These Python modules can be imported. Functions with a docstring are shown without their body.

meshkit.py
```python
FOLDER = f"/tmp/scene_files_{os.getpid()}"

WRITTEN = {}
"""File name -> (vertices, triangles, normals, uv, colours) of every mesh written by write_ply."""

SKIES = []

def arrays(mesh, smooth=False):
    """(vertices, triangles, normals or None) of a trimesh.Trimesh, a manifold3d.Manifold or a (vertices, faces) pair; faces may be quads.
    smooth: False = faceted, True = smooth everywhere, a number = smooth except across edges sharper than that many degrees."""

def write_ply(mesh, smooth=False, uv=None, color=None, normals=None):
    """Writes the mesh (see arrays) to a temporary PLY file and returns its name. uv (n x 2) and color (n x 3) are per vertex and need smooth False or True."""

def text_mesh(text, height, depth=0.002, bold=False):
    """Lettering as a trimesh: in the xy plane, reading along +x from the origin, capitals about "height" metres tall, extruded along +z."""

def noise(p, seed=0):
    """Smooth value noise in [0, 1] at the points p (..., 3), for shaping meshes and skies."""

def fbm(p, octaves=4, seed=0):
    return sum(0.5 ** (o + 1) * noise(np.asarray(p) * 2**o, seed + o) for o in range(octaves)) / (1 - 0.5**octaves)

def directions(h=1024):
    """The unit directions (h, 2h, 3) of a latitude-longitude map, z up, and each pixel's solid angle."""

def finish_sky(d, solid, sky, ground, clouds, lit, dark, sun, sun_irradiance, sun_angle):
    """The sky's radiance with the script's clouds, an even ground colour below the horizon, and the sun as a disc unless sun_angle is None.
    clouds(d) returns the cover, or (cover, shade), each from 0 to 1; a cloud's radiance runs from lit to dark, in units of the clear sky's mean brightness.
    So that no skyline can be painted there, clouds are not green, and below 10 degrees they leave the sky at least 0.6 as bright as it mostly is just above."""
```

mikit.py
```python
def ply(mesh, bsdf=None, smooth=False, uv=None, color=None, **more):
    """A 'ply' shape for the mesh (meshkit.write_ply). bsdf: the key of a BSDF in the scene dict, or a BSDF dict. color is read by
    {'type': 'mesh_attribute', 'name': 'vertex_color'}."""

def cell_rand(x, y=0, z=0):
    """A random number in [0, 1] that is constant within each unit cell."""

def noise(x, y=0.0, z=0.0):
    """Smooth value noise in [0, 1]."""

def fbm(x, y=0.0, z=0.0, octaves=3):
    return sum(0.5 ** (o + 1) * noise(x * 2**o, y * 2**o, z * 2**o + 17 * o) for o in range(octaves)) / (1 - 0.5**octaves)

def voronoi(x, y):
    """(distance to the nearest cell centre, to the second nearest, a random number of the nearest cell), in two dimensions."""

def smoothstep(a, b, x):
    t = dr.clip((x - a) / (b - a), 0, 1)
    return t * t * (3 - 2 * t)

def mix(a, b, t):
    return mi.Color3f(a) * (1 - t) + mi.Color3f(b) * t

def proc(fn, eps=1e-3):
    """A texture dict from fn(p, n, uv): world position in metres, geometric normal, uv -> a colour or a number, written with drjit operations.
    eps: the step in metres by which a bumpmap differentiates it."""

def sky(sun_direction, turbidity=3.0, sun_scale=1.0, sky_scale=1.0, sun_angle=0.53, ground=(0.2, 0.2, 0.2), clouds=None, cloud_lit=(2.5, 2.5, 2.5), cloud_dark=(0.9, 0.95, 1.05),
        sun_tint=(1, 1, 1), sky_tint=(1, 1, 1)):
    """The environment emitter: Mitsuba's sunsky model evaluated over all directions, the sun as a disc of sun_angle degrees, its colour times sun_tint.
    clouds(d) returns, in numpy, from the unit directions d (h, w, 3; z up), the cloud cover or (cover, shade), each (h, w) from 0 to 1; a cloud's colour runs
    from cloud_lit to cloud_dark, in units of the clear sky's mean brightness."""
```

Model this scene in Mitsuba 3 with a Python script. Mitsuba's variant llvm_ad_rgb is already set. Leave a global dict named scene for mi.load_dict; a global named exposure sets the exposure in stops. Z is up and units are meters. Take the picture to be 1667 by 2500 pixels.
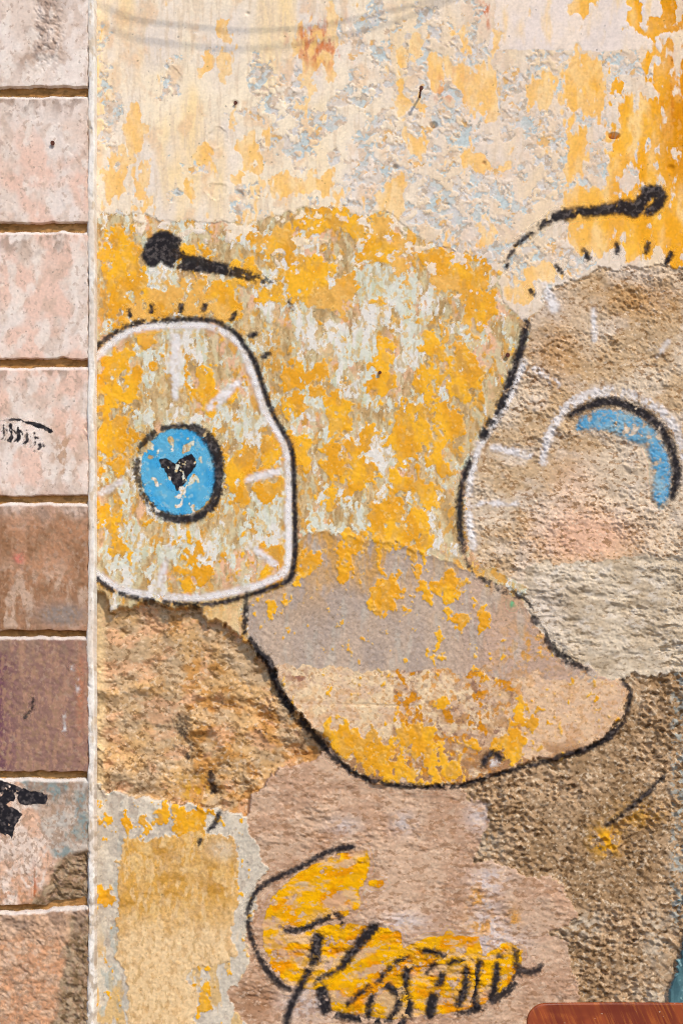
import math
import numpy as np
import drjit as dr
import mitsuba as mi
import mikit, meshkit, trimesh, manifold3d
from scipy import ndimage
from shapely.geometry import Polygon
from mikit import noise, fbm, smoothstep, mix, proc

T = mi.ScalarTransform4f
scene, labels = {}, {}

# ------------------------------------------------------------------ camera, sky, exposure
S = 0.0012                      # metres per drawing unit of the wall survey (u to the right, v downwards)
CAM_D, CAM_V = 4.2, 1900.0      # camera distance from the wall face, and the survey height of its eye
Z_BOTTOM = 0.6                  # height of v = 2500 above the ground


def X(u): return (np.asarray(u, float) - 833.5) * S
def Z(v): return Z_BOTTOM + (2500.0 - np.asarray(v, float)) * S


EYE = float(Z(CAM_V))
scene['camera'] = {'type': 'perspective', 'fov_axis': 'x', 'fov': 2 * math.degrees(math.atan(1667 * S / 2 / CAM_D)),
                   'principal_point_offset_y': (1250 - CAM_V) / 2500.0, 'near_clip': 0.05, 'far_clip': 200.0,
                   'to_world': T().look_at(origin=[0, -CAM_D, EYE], target=[0, 0, EYE], up=[0, 0, 1])}
scene['sky'] = mikit.sky([0.66, -1.0, 1.12], turbidity=4, sun_scale=0.64, sky_scale=1.15, sun_angle=1.5, sun_tint=(0.96, 1.01, 1.13), sky_tint=(1.05, 1.04, 1.08), ground=(0.3, 0.27, 0.23))
exposure = 1.87

# ------------------------------------------------------------------ helpers
RNG = np.random.default_rng(7)
TABLE = RNG.random((256, 256))


def n2(x, y, seed=0):
    x = np.asarray(x, float) + 37.17 * seed
    y = np.asarray(y, float) + 91.73 * seed
    i, j = np.floor(x).astype(np.int32), np.floor(y).astype(np.int32)
    a, b = x - i, y - j
    a, b = a * a * (3 - 2 * a), b * b * (3 - 2 * b)
    i0, i1, j0, j1 = i & 255, (i + 1) & 255, j & 255, (j + 1) & 255
    return (TABLE[i0, j0] * (1 - a) + TABLE[i1, j0] * a) * (1 - b) + (TABLE[i0, j1] * (1 - a) + TABLE[i1, j1] * a) * b


def fb(x, y, o=4, seed=0):
    x, y = np.broadcast_arrays(np.asarray(x, float), np.asarray(y, float))
    total = 0
    for k in range(o):                  # every octave is turned, so that no grid shows
        x, y = 0.788 * x - 0.616 * y, 0.616 * x + 0.788 * y
        total = total + 0.5 ** (k + 1) * n2(x, y, seed + 5 * k)
        x, y = 2 * x, 2 * y
    return total / (1 - 0.5 ** o)


def zn(x, y, o=4, seed=0):      # fbm with mean 0 and deviation about 1
    return (fb(x, y, o, seed) - 0.5) / 0.135


def sdf_poly(u, v, pts):        # signed distance, negative inside
    p = np.asarray(pts, float)
    q = np.roll(p, -1, 0)
    best, inside = np.full(u.shape, 1e9), np.zeros(u.shape, bool)
    for (ax, ay), (bx, by) in zip(p, q):
        ex, ey = bx - ax, by - ay
        t = np.clip(((u - ax) * ex + (v - ay) * ey) / (ex * ex + ey * ey + 1e-9), 0, 1)
        best = np.minimum(best, (u - ax - t * ex) ** 2 + (v - ay - t * ey) ** 2)
        c = (ay > v) != (by > v)
        inside ^= c & (u < ex * (v - ay) / (ey + (ey == 0) * 1e-9) + ax)
    return np.where(inside, -1, 1) * np.sqrt(best)


def sdf_line(u, v, pts):        # distance from the edge of a line whose points are (u, v, half width)
    p = np.asarray(pts, float)
    best = np.full(u.shape, 1e9)
    if len(p) == 1:
        p = np.vstack([p, p + [0.01, 0, 0]])
    for a, b in zip(p[:-1], p[1:]):
        ex, ey = b[0] - a[0], b[1] - a[1]
        t = np.clip(((u - a[0]) * ex + (v - a[1]) * ey) / (ex * ex + ey * ey + 1e-9), 0, 1)
        best = np.minimum(best, np.hypot(u - a[0] - t * ex, v - a[1] - t * ey) - (a[2] + t * (b[2] - a[2])))
    return best


def spline(pts, n=6):           # Catmull-Rom through the points
    p = np.asarray(pts, float)
    q = np.vstack([2 * p[0] - p[1], p, 2 * p[-1] - p[-2]])
    t = np.arange(n)[:, None] / n
    out = [0.5 * (2 * b + (c - a) * t + (2 * a - 5 * b + 4 * c - d) * t ** 2 + (3 * b - a - 3 * c + d) * t ** 3) for a, b, c, d in zip(q[:-3], q[1:-2], q[2:-1], q[3:])]
    return np.vstack(out + [p[-1:]])


def L(pts, w):                  # a smooth line of one half width
    return spline([(a, b, w) for a, b in pts])


def lin(r, g, b):
    c = np.array([r, g, b]) / 255.0
    return [float(x) for x in np.where(c < 0.04045, c / 12.92, ((c + 0.055) / 1.055) ** 2.4)]


used = {}


def key_for(name):
    n = used.get(name, -1) + 1
    used[name] = n
    return name if n == 0 else f'{name}_{n:03d}'


def put(name, mesh, bsdf, smooth=False, label=None, category=None, group=None, kind=None, uv=None, normals=None):
    key = key_for(name)
    if normals is not None:
        path = meshkit.write_ply(mesh, False, uv, None, normals=normals)
        scene[key] = {'type': 'ply', 'filename': path, 'face_normals': False, 'bsdf': {'type': 'ref', 'id': bsdf}}
    else:
        scene[key] = mikit.ply(mesh, bsdf, smooth=smooth, uv=uv)
    tag(key, label, category, group, kind)
    return key


def tag(key, label=None, category=None, group=None, kind=None):
    d = {k: v for k, v in dict(label=label, category=category, group=group, kind=kind).items() if v}
    if d:
        labels[key] = d


def tube(points, r, sides=8, caps=True):
    p = np.asarray(points, float)
    r = np.broadcast_to(np.asarray(r, float), (len(p),))
    t = np.gradient(p, axis=0)
    t /= np.linalg.norm(t, axis=1, keepdims=True) + 1e-12
    ref = np.array([0, 0, 1.0]) if abs(t[:, 2]).mean() < 0.8 else np.array([0, 1.0, 0])
    a = np.cross(t, ref); a /= np.linalg.norm(a, axis=1, keepdims=True) + 1e-12
    b = np.cross(t, a)
    th = np.arange(sides) * 2 * np.pi / sides
    v = (p[:, None] + r[:, None, None] * (np.cos(th)[None, :, None] * a[:, None] + np.sin(th)[None, :, None] * b[:, None])).reshape(-1, 3)
    f = []
    for i in range(len(p) - 1):
        for j in range(sides):
            k = (j + 1) % sides
            q = [i * sides + j, i * sides + k, (i + 1) * sides + k, (i + 1) * sides + j]
            f += [[q[0], q[1], q[2]], [q[0], q[2], q[3]]]
    n = len(v)
    v = np.vstack([v, p[:1], p[-1:]])
    for j in range(sides):
        k = (j + 1) % sides
        f += [[n, k, j], [n + 1, (len(p) - 1) * sides + j, (len(p) - 1) * sides + k]]
    return trimesh.Trimesh(v, np.array(f), process=False)


# ------------------------------------------------------------------ materials (all in wall coordinates)
def UV(p):
    return p.x / S + 833.5, 2500.0 - (p.z - Z_BOTTOM) / S


def spot(u, v, cu, cv, ru, rv):         # a soft stain
    return dr.exp(-(dr.square((u - cu) / ru) + dr.square((v - cv) / rv)))


def f3(u, v, pu, pv, seed, o=4):
    x, y = u / pu, v / pv
    total, norm = mi.Float(0), 0.0
    for k in range(o):                  # every octave is turned, so that no grid shows
        x, y = 0.788 * x - 0.616 * y + 3.1 * seed, 0.616 * x + 0.788 * y + 1.7 * k
        total += 0.5 ** k * noise(x, y, float(seed) * 3.7 + 17 * k)
        norm += 0.5 ** k
        x, y = 2 * x, 2 * y
    return total / norm


def grained(fn, amount):                # fine grain, dust and pinholes that every mineral surface has
    def g(p, n, uv):
        u, v = UV(p)
        k = 1 + amount * (f3(u, v, 4.5, 4.5, 1.3, 2) - 0.5) + 0.5 * amount * (f3(u, v, 38, 52, 7.7, 4) - 0.5)
        k -= 0.35 * smoothstep(0.80, 0.88, noise(u / 6.5, v / 6.5, 5.5))
        return mi.Color3f(fn(p, n, uv)) * k
    return g


def diffuse(fn, amount=0.42):
    return {'type': 'twosided', 'nested': {'type': 'diffuse', 'reflectance': proc(grained(fn, amount))}}


def satin(fn, rough=0.55, spec=0.35):
    return {'type': 'twosided', 'nested': {'type': 'principled', 'base_color': proc(grained(fn, 0.25)), 'roughness': rough, 'specular': spec}}


C = mi.Color3f


def c_cream(p, n, uv):                  # lime-washed top coat
    u, v = UV(p)
    c = mix(lin(239, 225, 200), lin(229, 218, 206), smoothstep(0.42, 0.62, f3(u, v, 130, 190, 1)))
    c = mix(c, lin(245, 214, 152), 0.7 * smoothstep(0.47, 0.66, f3(u, v, 70, 260, 2)))
    c = mix(c, lin(226, 190, 150), 0.6 * smoothstep(0.56, 0.72, f3(u, v, 40, 60, 3)))
    c = mix(c, lin(222, 205, 190), 0.5 * smoothstep(800, 1100, u))
    c = mix(c, lin(218, 198, 172), 0.6 * smoothstep(0.5, 0.7, f3(u, v, 7, 50, 4)))
    rust = smoothstep(0.52, 0.66, f3(u, v, 11, 22, 5)) * (spot(u, v, 780, 105, 65, 60) + 0.8 * spot(u, v, 1185, 30, 18, 60) + 0.5 * spot(u, v, 1090, 220, 40, 60))
    return mix(c, lin(205, 105, 50), dr.minimum(rust, 0.85))


def c_flaky(p, n, uv):                  # old pale coats showing where the top coat flakes
    u, v = UV(p)
    c = mix(lin(216, 206, 194), lin(218, 198, 176), smoothstep(0.42, 0.58, f3(u, v, 30, 30, 6)))
    c = mix(c, lin(194, 168, 140), 0.7 * smoothstep(0.52, 0.66, f3(u, v, 14, 14, 8)))
    return mix(c, lin(226, 176, 92), 0.7 * smoothstep(0.58, 0.64, f3(u, v, 24, 30, 9)))


def c_under(p, n, uv):
    u, v = UV(p)
    c = mix(lin(198, 203, 200), lin(212, 208, 204), smoothstep(0.42, 0.6, f3(u, v, 30, 40, 7)))
    c = mix(c, lin(188, 202, 204), 0.8 * smoothstep(0.52, 0.62, f3(u, v, 45, 60, 116)))
    return mix(c, lin(190, 170, 146), 0.8 * smoothstep(0.52, 0.66, f3(u, v, 12, 12, 117)))


def c_wash(p, n, uv):                   # yellow limewash of the upper wall
    u, v = UV(p)
    c = mix(lin(247, 190, 78), lin(246, 208, 140), smoothstep(0.38, 0.64, f3(u, v, 26, 70, 10)))
    c = mix(c, lin(236, 168, 45), smoothstep(1330, 1560, u) * smoothstep(0.36, 0.6, f3(u, v, 50, 120, 11)))
    c = mix(c, lin(214, 140, 22), smoothstep(1570, 1660, u) * (1 - smoothstep(400, 520, v)) * 0.85)
    c = mix(c, lin(200, 112, 30), 0.7 * smoothstep(0.52, 0.66, f3(u, v, 9, 60, 12)) * spot(u, v, 1635, 220, 28, 130))
    rust = smoothstep(0.46, 0.6, f3(u, v, 11, 22, 5)) * (1.2 * spot(u, v, 780, 105, 65, 60) + 0.6 * spot(u, v, 1090, 220, 40, 60))
    c = mix(c, lin(205, 105, 50), dr.minimum(rust, 0.8))
    c = mix(c, lin(226, 170, 90), 0.5 * smoothstep(0.55, 0.7, f3(u, v, 8, 12, 13)))
    thin = smoothstep(0.02, 0.34, uv.x + 0.3 * (f3(u, v, 12, 34, 118) - 0.5))           # the wash thins out towards its edge
    return mix(c_cream(p, n, uv), c, thin * (0.72 + 0.28 * smoothstep(1300, 1500, u)))


def c_lilac(p, n, uv):
    u, v = UV(p)
    c = mix(lin(228, 216, 208), lin(232, 217, 202), smoothstep(0.4, 0.62, f3(u, v, 60, 90, 14)))
    return mix(c, lin(238, 208, 160), 0.8 * smoothstep(0.55, 0.7, f3(u, v, 25, 80, 15)))


def c_yellow(p, n, uv):                 # bright yellow oil paint
    u, v = UV(p)
    c = mix(lin(236, 176, 26), lin(222, 156, 16), smoothstep(0.38, 0.62, f3(u, v, 40, 60, 16)))
    c = mix(c, lin(206, 164, 84), 0.45 * smoothstep(0.52, 0.66, f3(u, v, 16, 28, 119)))
    c = mix(c, lin(226, 176, 92), 0.75 * smoothstep(0.52, 0.64, f3(u, v, 90, 90, 17)) * (1 - smoothstep(760, 900, v)))
    c = mix(c, lin(196, 146, 62), 0.7 * smoothstep(0.54, 0.68, f3(u, v, 18, 30, 18)))
    c = mix(c, lin(230, 190, 110), 0.6 * smoothstep(0.62, 0.68, f3(u, v, 9, 9, 19)))
    thin = smoothstep(-0.05, 0.3, uv.x + 0.5 * (f3(u, v, 14, 26, 135) - 0.42))          # paint worn thin towards a flake's edge
    return mix(lin(214, 186, 128), c, 0.25 + 0.75 * thin)


def c_mint(p, n, uv):
    u, v = UV(p)
    c = mix(lin(212, 215, 202), lin(224, 221, 214), smoothstep(0.42, 0.6, f3(u, v, 50, 70, 20)))
    c = mix(c, lin(196, 198, 166), 0.7 * smoothstep(0.5, 0.66, f3(u, v, 12, 60, 21)))
    c = mix(c, lin(190, 164, 112), 0.65 * smoothstep(0.55, 0.64, f3(u, v, 10, 24, 22)))
    return mix(c, lin(218, 176, 80), 0.6 * smoothstep(0.6, 0.66, f3(u, v, 8, 10, 23)))


def c_tan(p, n, uv):                    # worn plaster under the paint
    u, v = UV(p)
    c = mix(lin(206, 180, 136), lin(182, 152, 106), smoothstep(0.38, 0.62, f3(u, v, 22, 50, 24)))
    c = mix(c, lin(224, 182, 148), smoothstep(0.5, 0.62, f3(u, v, 55, 70, 25)))
    c = mix(c, lin(206, 196, 160), 0.8 * smoothstep(0.46, 0.62, f3(u, v, 12, 24, 26)))
    c = mix(c, lin(152, 116, 66), 0.5 * smoothstep(0.55, 0.7, f3(u, v, 9, 26, 27)))
    c = mix(c, lin(214, 156, 54), 0.75 * smoothstep(0.55, 0.62, f3(u, v, 13, 22, 28)))
    return mix(c, lin(226, 190, 132), 0.8 * spot(u, v, 540, 1510, 60, 45))


def c_nose(p, n, uv):                   # bare grey-pink plaster
    u, v = UV(p)
    c = mix(lin(190, 170, 152), lin(176, 160, 148), smoothstep(0.42, 0.6, f3(u, v, 60, 120, 29)))
    c = mix(c, lin(198, 164, 142), smoothstep(1060, 1220, u) * 0.6)
    c = mix(c, lin(196, 156, 104), 0.7 * smoothstep(0.48, 0.62, f3(u, v, 34, 60, 30)) * (1 - smoothstep(1380, 1560, v)))
    c = mix(c, lin(204, 146, 46), 0.8 * smoothstep(0.44, 0.58, f3(u, v, 14, 12, 31)) * dr.minimum(1.2 * spot(u, v, 1290, 1590, 75, 60), 1))
    c = mix(c, lin(188, 182, 170), 0.5 * smoothstep(0.5, 0.64, f3(u, v, 16, 80, 32)))
    c = mix(c, lin(204, 152, 62), 0.75 * smoothstep(0.4, 0.6, f3(u, v, 18, 70, 133)) * (1 - smoothstep(1345, 1480, v + 90 * (f3(u, v, 40, 60, 134) - 0.5))) * (1 - smoothstep(960, 1060, u)))
    return mix(c, lin(158, 136, 116), 0.4 * smoothstep(0.55, 0.7, f3(u, v, 7, 7, 33)))


def c_band(p, n, uv):                   # cream band below
    u, v = UV(p)
    c = mix(lin(226, 202, 166), lin(220, 188, 154), smoothstep(1100, 1350, u))
    uu = u + 70 * (f3(u, v, 30, 30, 112) - 0.5)
    w = smoothstep(945, 965, uu) * (1 - smoothstep(1230, 1300, uu))
    w = w * (0.45 + 0.55 * smoothstep(0.36, 0.56, f3(u, v, 60, 50, 120)))
    c = mix(c, lin(184, 146, 106), w * smoothstep(0.4, 0.6, f3(u, v, 26, 26, 34)))
    c = mix(c, lin(206, 176, 150), 0.7 * smoothstep(0.44, 0.6, f3(u, v, 30, 24, 121)))
    c = mix(c, lin(140, 102, 84), w * 0.85 * smoothstep(0.5, 0.62, f3(u, v, 11, 12, 35)))
    c = mix(c, lin(206, 138, 36), dr.minimum(w + 0.25, 1) * smoothstep(0.54, 0.64, f3(u, v, 13, 15, 36)))
    c = mix(c, lin(150, 100, 84), 0.9 * smoothstep(0.38, 0.5, f3(u, v, 8, 8, 37)) * spot(u, v, 730, 1655, 36, 18))
    c = mix(c, lin(160, 118, 82), 0.9 * smoothstep(0.46, 0.56, f3(u, v, 30, 20, 38)) * smoothstep(1780, 1850, v))
    return mix(c, lin(186, 138, 88), 0.6 * smoothstep(0.58, 0.66, f3(u, v, 7, 6, 39)))


def c_rough(p, n, uv):                  # sandy render with the second eye on it
    u, v = UV(p)
    c = mix(lin(212, 194, 170), lin(196, 170, 136), smoothstep(0.4, 0.62, f3(u, v, 90, 90, 40)))
    c = mix(c, lin(210, 196, 180), 0.7 * smoothstep(0.5, 0.64, f3(u, v, 60, 40, 41)))
    c = mix(c, lin(226, 184, 156), 0.9 * dr.minimum(1, 1.3 * spot(u, v, 1430, 1310, 110, 60)) + 0.4 * spot(u, v, 1400, 1180, 60, 70))
    c = mix(c, lin(184, 142, 90), 0.8 * dr.minimum(1, spot(u, v, 1360, 860, 70, 90) + spot(u, v, 1560, 730, 120, 50)))
    c = mix(c, lin(214, 200, 186), 0.75 * dr.minimum(1, spot(u, v, 1350, 740, 40, 50) + spot(u, v, 1560, 670, 60, 20)))
    c = mix(c, lin(232, 214, 190), 0.6 * smoothstep(0.6, 0.68, f3(u, v, 8, 6, 42)))
    return mix(c, lin(136, 96, 54), 0.65 * smoothstep(0.58, 0.68, f3(u, v, 9, 6, 43)))


def c_grey(p, n, uv):
    u, v = UV(p)
    c = mix(lin(208, 194, 172), lin(190, 174, 150), smoothstep(0.42, 0.6, f3(u, v, 50, 40, 44)))
    c = mix(c, lin(212, 204, 192), 0.6 * smoothstep(0.52, 0.64, f3(u, v, 24, 18, 45)))
    c = mix(c, lin(210, 200, 190), 0.6 * spot(u, v, 1330, 1490, 45, 80))
    return mix(c, lin(140, 116, 86), 0.6 * smoothstep(0.58, 0.7, f3(u, v, 10, 5, 46)))


def c_dark(p, n, uv):                   # pebbly brown render
    u, v = UV(p)
    c = mix(lin(178, 150, 118), lin(158, 130, 98), smoothstep(0.42, 0.6, f3(u, v, 80, 80, 47)))
    c = mix(c, lin(222, 206, 180), 0.6 * smoothstep(0.52, 0.7, f3(u, v, 6, 5.5, 48, 2)))
    c = mix(c, lin(84, 58, 30), 0.7 * smoothstep(0.52, 0.7, f3(u, v, 7, 6, 49, 2)))
    pale = dr.minimum(1, spot(u, v, 1420, 2260, 55, 30) + spot(u, v, 1600, 2290, 30, 70) + 0.7 * spot(u, v, 1190, 2060, 40, 40) + spot(u, v, 1600, 2430, 45, 30))
    c = mix(c, lin(196, 186, 168), 0.75 * pale * smoothstep(0.36, 0.54, f3(u, v, 10, 8, 50)))
    c = mix(c, lin(214, 158, 36), smoothstep(0.4, 0.54, f3(u, v, 12, 12, 51)) * dr.minimum(1, 1.3 * spot(u, v, 1480, 2055, 34, 36) + 0.5 * spot(u, v, 1560, 1990, 60, 30)))
    return mix(c, lin(160, 168, 164), 0.8 * smoothstep(0.5, 0.58, f3(u, v, 9, 9, 52)) * smoothstep(1625, 1650, u) * (1 - smoothstep(2240, 2290, v)))


def c_stone(p, n, uv):                  # exposed brown stone
    u, v = UV(p)
    c = mix(lin(208, 170, 120), lin(190, 164, 130), smoothstep(0.4, 0.6, f3(u, v, 80, 70, 53)))
    c = mix(c, lin(190, 136, 70), 0.8 * smoothstep(0.46, 0.6, f3(u, v, 46, 34, 54)) * smoothstep(330, 460, u))
    c = mix(c, lin(216, 170, 132), 0.7 * smoothstep(0.52, 0.62, f3(u, v, 40, 30, 55)))
    c = mix(c, lin(222, 200, 170), 0.6 * smoothstep(0.6, 0.68, f3(u, v, 8, 7, 56)))
    c = mix(c, lin(112, 74, 34), 0.6 * smoothstep(0.57, 0.68, f3(u, v, 10, 8, 57)))
    c = mix(c, lin(212, 160, 40), 0.8 * smoothstep(0.5, 0.58, f3(u, v, 12, 16, 58)) * spot(u, v, 470, 1935, 40, 40))
    return mix(c, lin(232, 206, 160), smoothstep(262, 240, u + 10 * (f3(u, v, 20, 30, 59) - 0.5)) * 0.8)


def c_mortar(p, n, uv):                 # pinkish mortar
    u, v = UV(p)
    c = mix(lin(202, 172, 146), lin(188, 154, 128), smoothstep(0.42, 0.6, f3(u, v, 70, 60, 60)))
    c = mix(c, lin(198, 186, 182), 0.95 * smoothstep(0.32, 0.46, f3(u, v, 18, 12, 61)) * dr.minimum(1, spot(u, v, 1170, 1995, 34, 36) + spot(u, v, 1195, 2145, 48, 28) + spot(u, v, 985, 2010, 28, 26) + 0.8 * spot(u, v, 840, 2015, 40, 22) + spot(u, v, 1190, 2220, 32, 60) + spot(u, v, 985, 2250, 60, 25) + spot(u, v, 1215, 2300, 70, 40) + spot(u, v, 745, 2450, 60, 40)))
    c = mix(c, lin(216, 156, 60), 0.9 * smoothstep(0.46, 0.56, f3(u, v, 14, 14, 62)) * dr.minimum(1, spot(u, v, 1165, 2195, 22, 40) + spot(u, v, 1255, 2245, 15, 25) + spot(u, v, 1180, 2260, 40, 25)))
    c = mix(c, lin(152, 112, 80), 0.6 * smoothstep(0.56, 0.66, f3(u, v, 14, 8, 63)))
    c = mix(c, lin(150, 108, 76), 0.6 * dr.minimum(1, spot(u, v, 640, 2430, 30, 60) + spot(u, v, 600, 2440, 30, 60)))
    return mix(c, lin(220, 196, 172), 0.5 * smoothstep(0.58, 0.68, f3(u, v, 9, 6, 64)))


def c_pale(p, n, uv):                   # grey-white skim of the lower left
    u, v = UV(p)
    c = mix(lin(204, 196, 180), lin(188, 178, 164), smoothstep(0.42, 0.6, f3(u, v, 40, 70, 65)))
    c = mix(c, lin(216, 206, 188), 0.7 * smoothstep(0.5, 0.6, f3(u, v, 20, 30, 66)))
    c = mix(c, lin(212, 176, 112), 0.8 * smoothstep(0.52, 0.6, f3(u, v, 18, 50, 67)) * smoothstep(2250, 2350, v))
    c = mix(c, lin(168, 152, 136), 0.6 * smoothstep(0.55, 0.66, f3(u, v, 12, 18, 68)))
    return mix(c, lin(160, 172, 168), 0.6 * smoothstep(0.56, 0.64, f3(u, v, 20, 34, 69)) * smoothstep(330, 260, u))


def c_ochre(p, n, uv):
    u, v = UV(p)
    y = (1 - smoothstep(2190, 2300, v + 60 * (f3(u, v, 50, 30, 70) - 0.5) + 0.12 * (u - 420)))
    y = y * (0.7 + 0.3 * smoothstep(0.36, 0.56, f3(u, v, 24, 60, 126)))
    c = mix(lin(226, 196, 150), lin(212, 164, 84), y)
    c = mix(c, lin(230, 204, 160), 0.55 * smoothstep(0.48, 0.64, f3(u, v, 9, 22, 127)))
    c = mix(c, lin(170, 128, 62), 0.45 * smoothstep(0.52, 0.68, f3(u, v, 7, 16, 128)))
    c = mix(c, lin(186, 138, 62), y * smoothstep(0.48, 0.62, f3(u, v, 44, 26, 71)) * 0.9)
    c = mix(c, lin(224, 190, 130), y * 0.8 * smoothstep(0.54, 0.64, f3(u, v, 20, 34, 72)))
    c = mix(c, lin(214, 200, 178), 0.7 * spot(u, v, 540, 2075, 40, 25))
    return mix(c, lin(196, 156, 104), 0.5 * smoothstep(0.55, 0.68, f3(u, v, 10, 14, 73)))


def c_teal(p, n, uv):
    u, v = UV(p)
    c = mix(lin(72, 112, 120), lin(50, 88, 98), smoothstep(0.4, 0.6, f3(u, v, 14, 40, 74)))
    return mix(c, lin(150, 190, 192), 0.7 * smoothstep(0.58, 0.66, f3(u, v, 8, 12, 75)))


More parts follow.
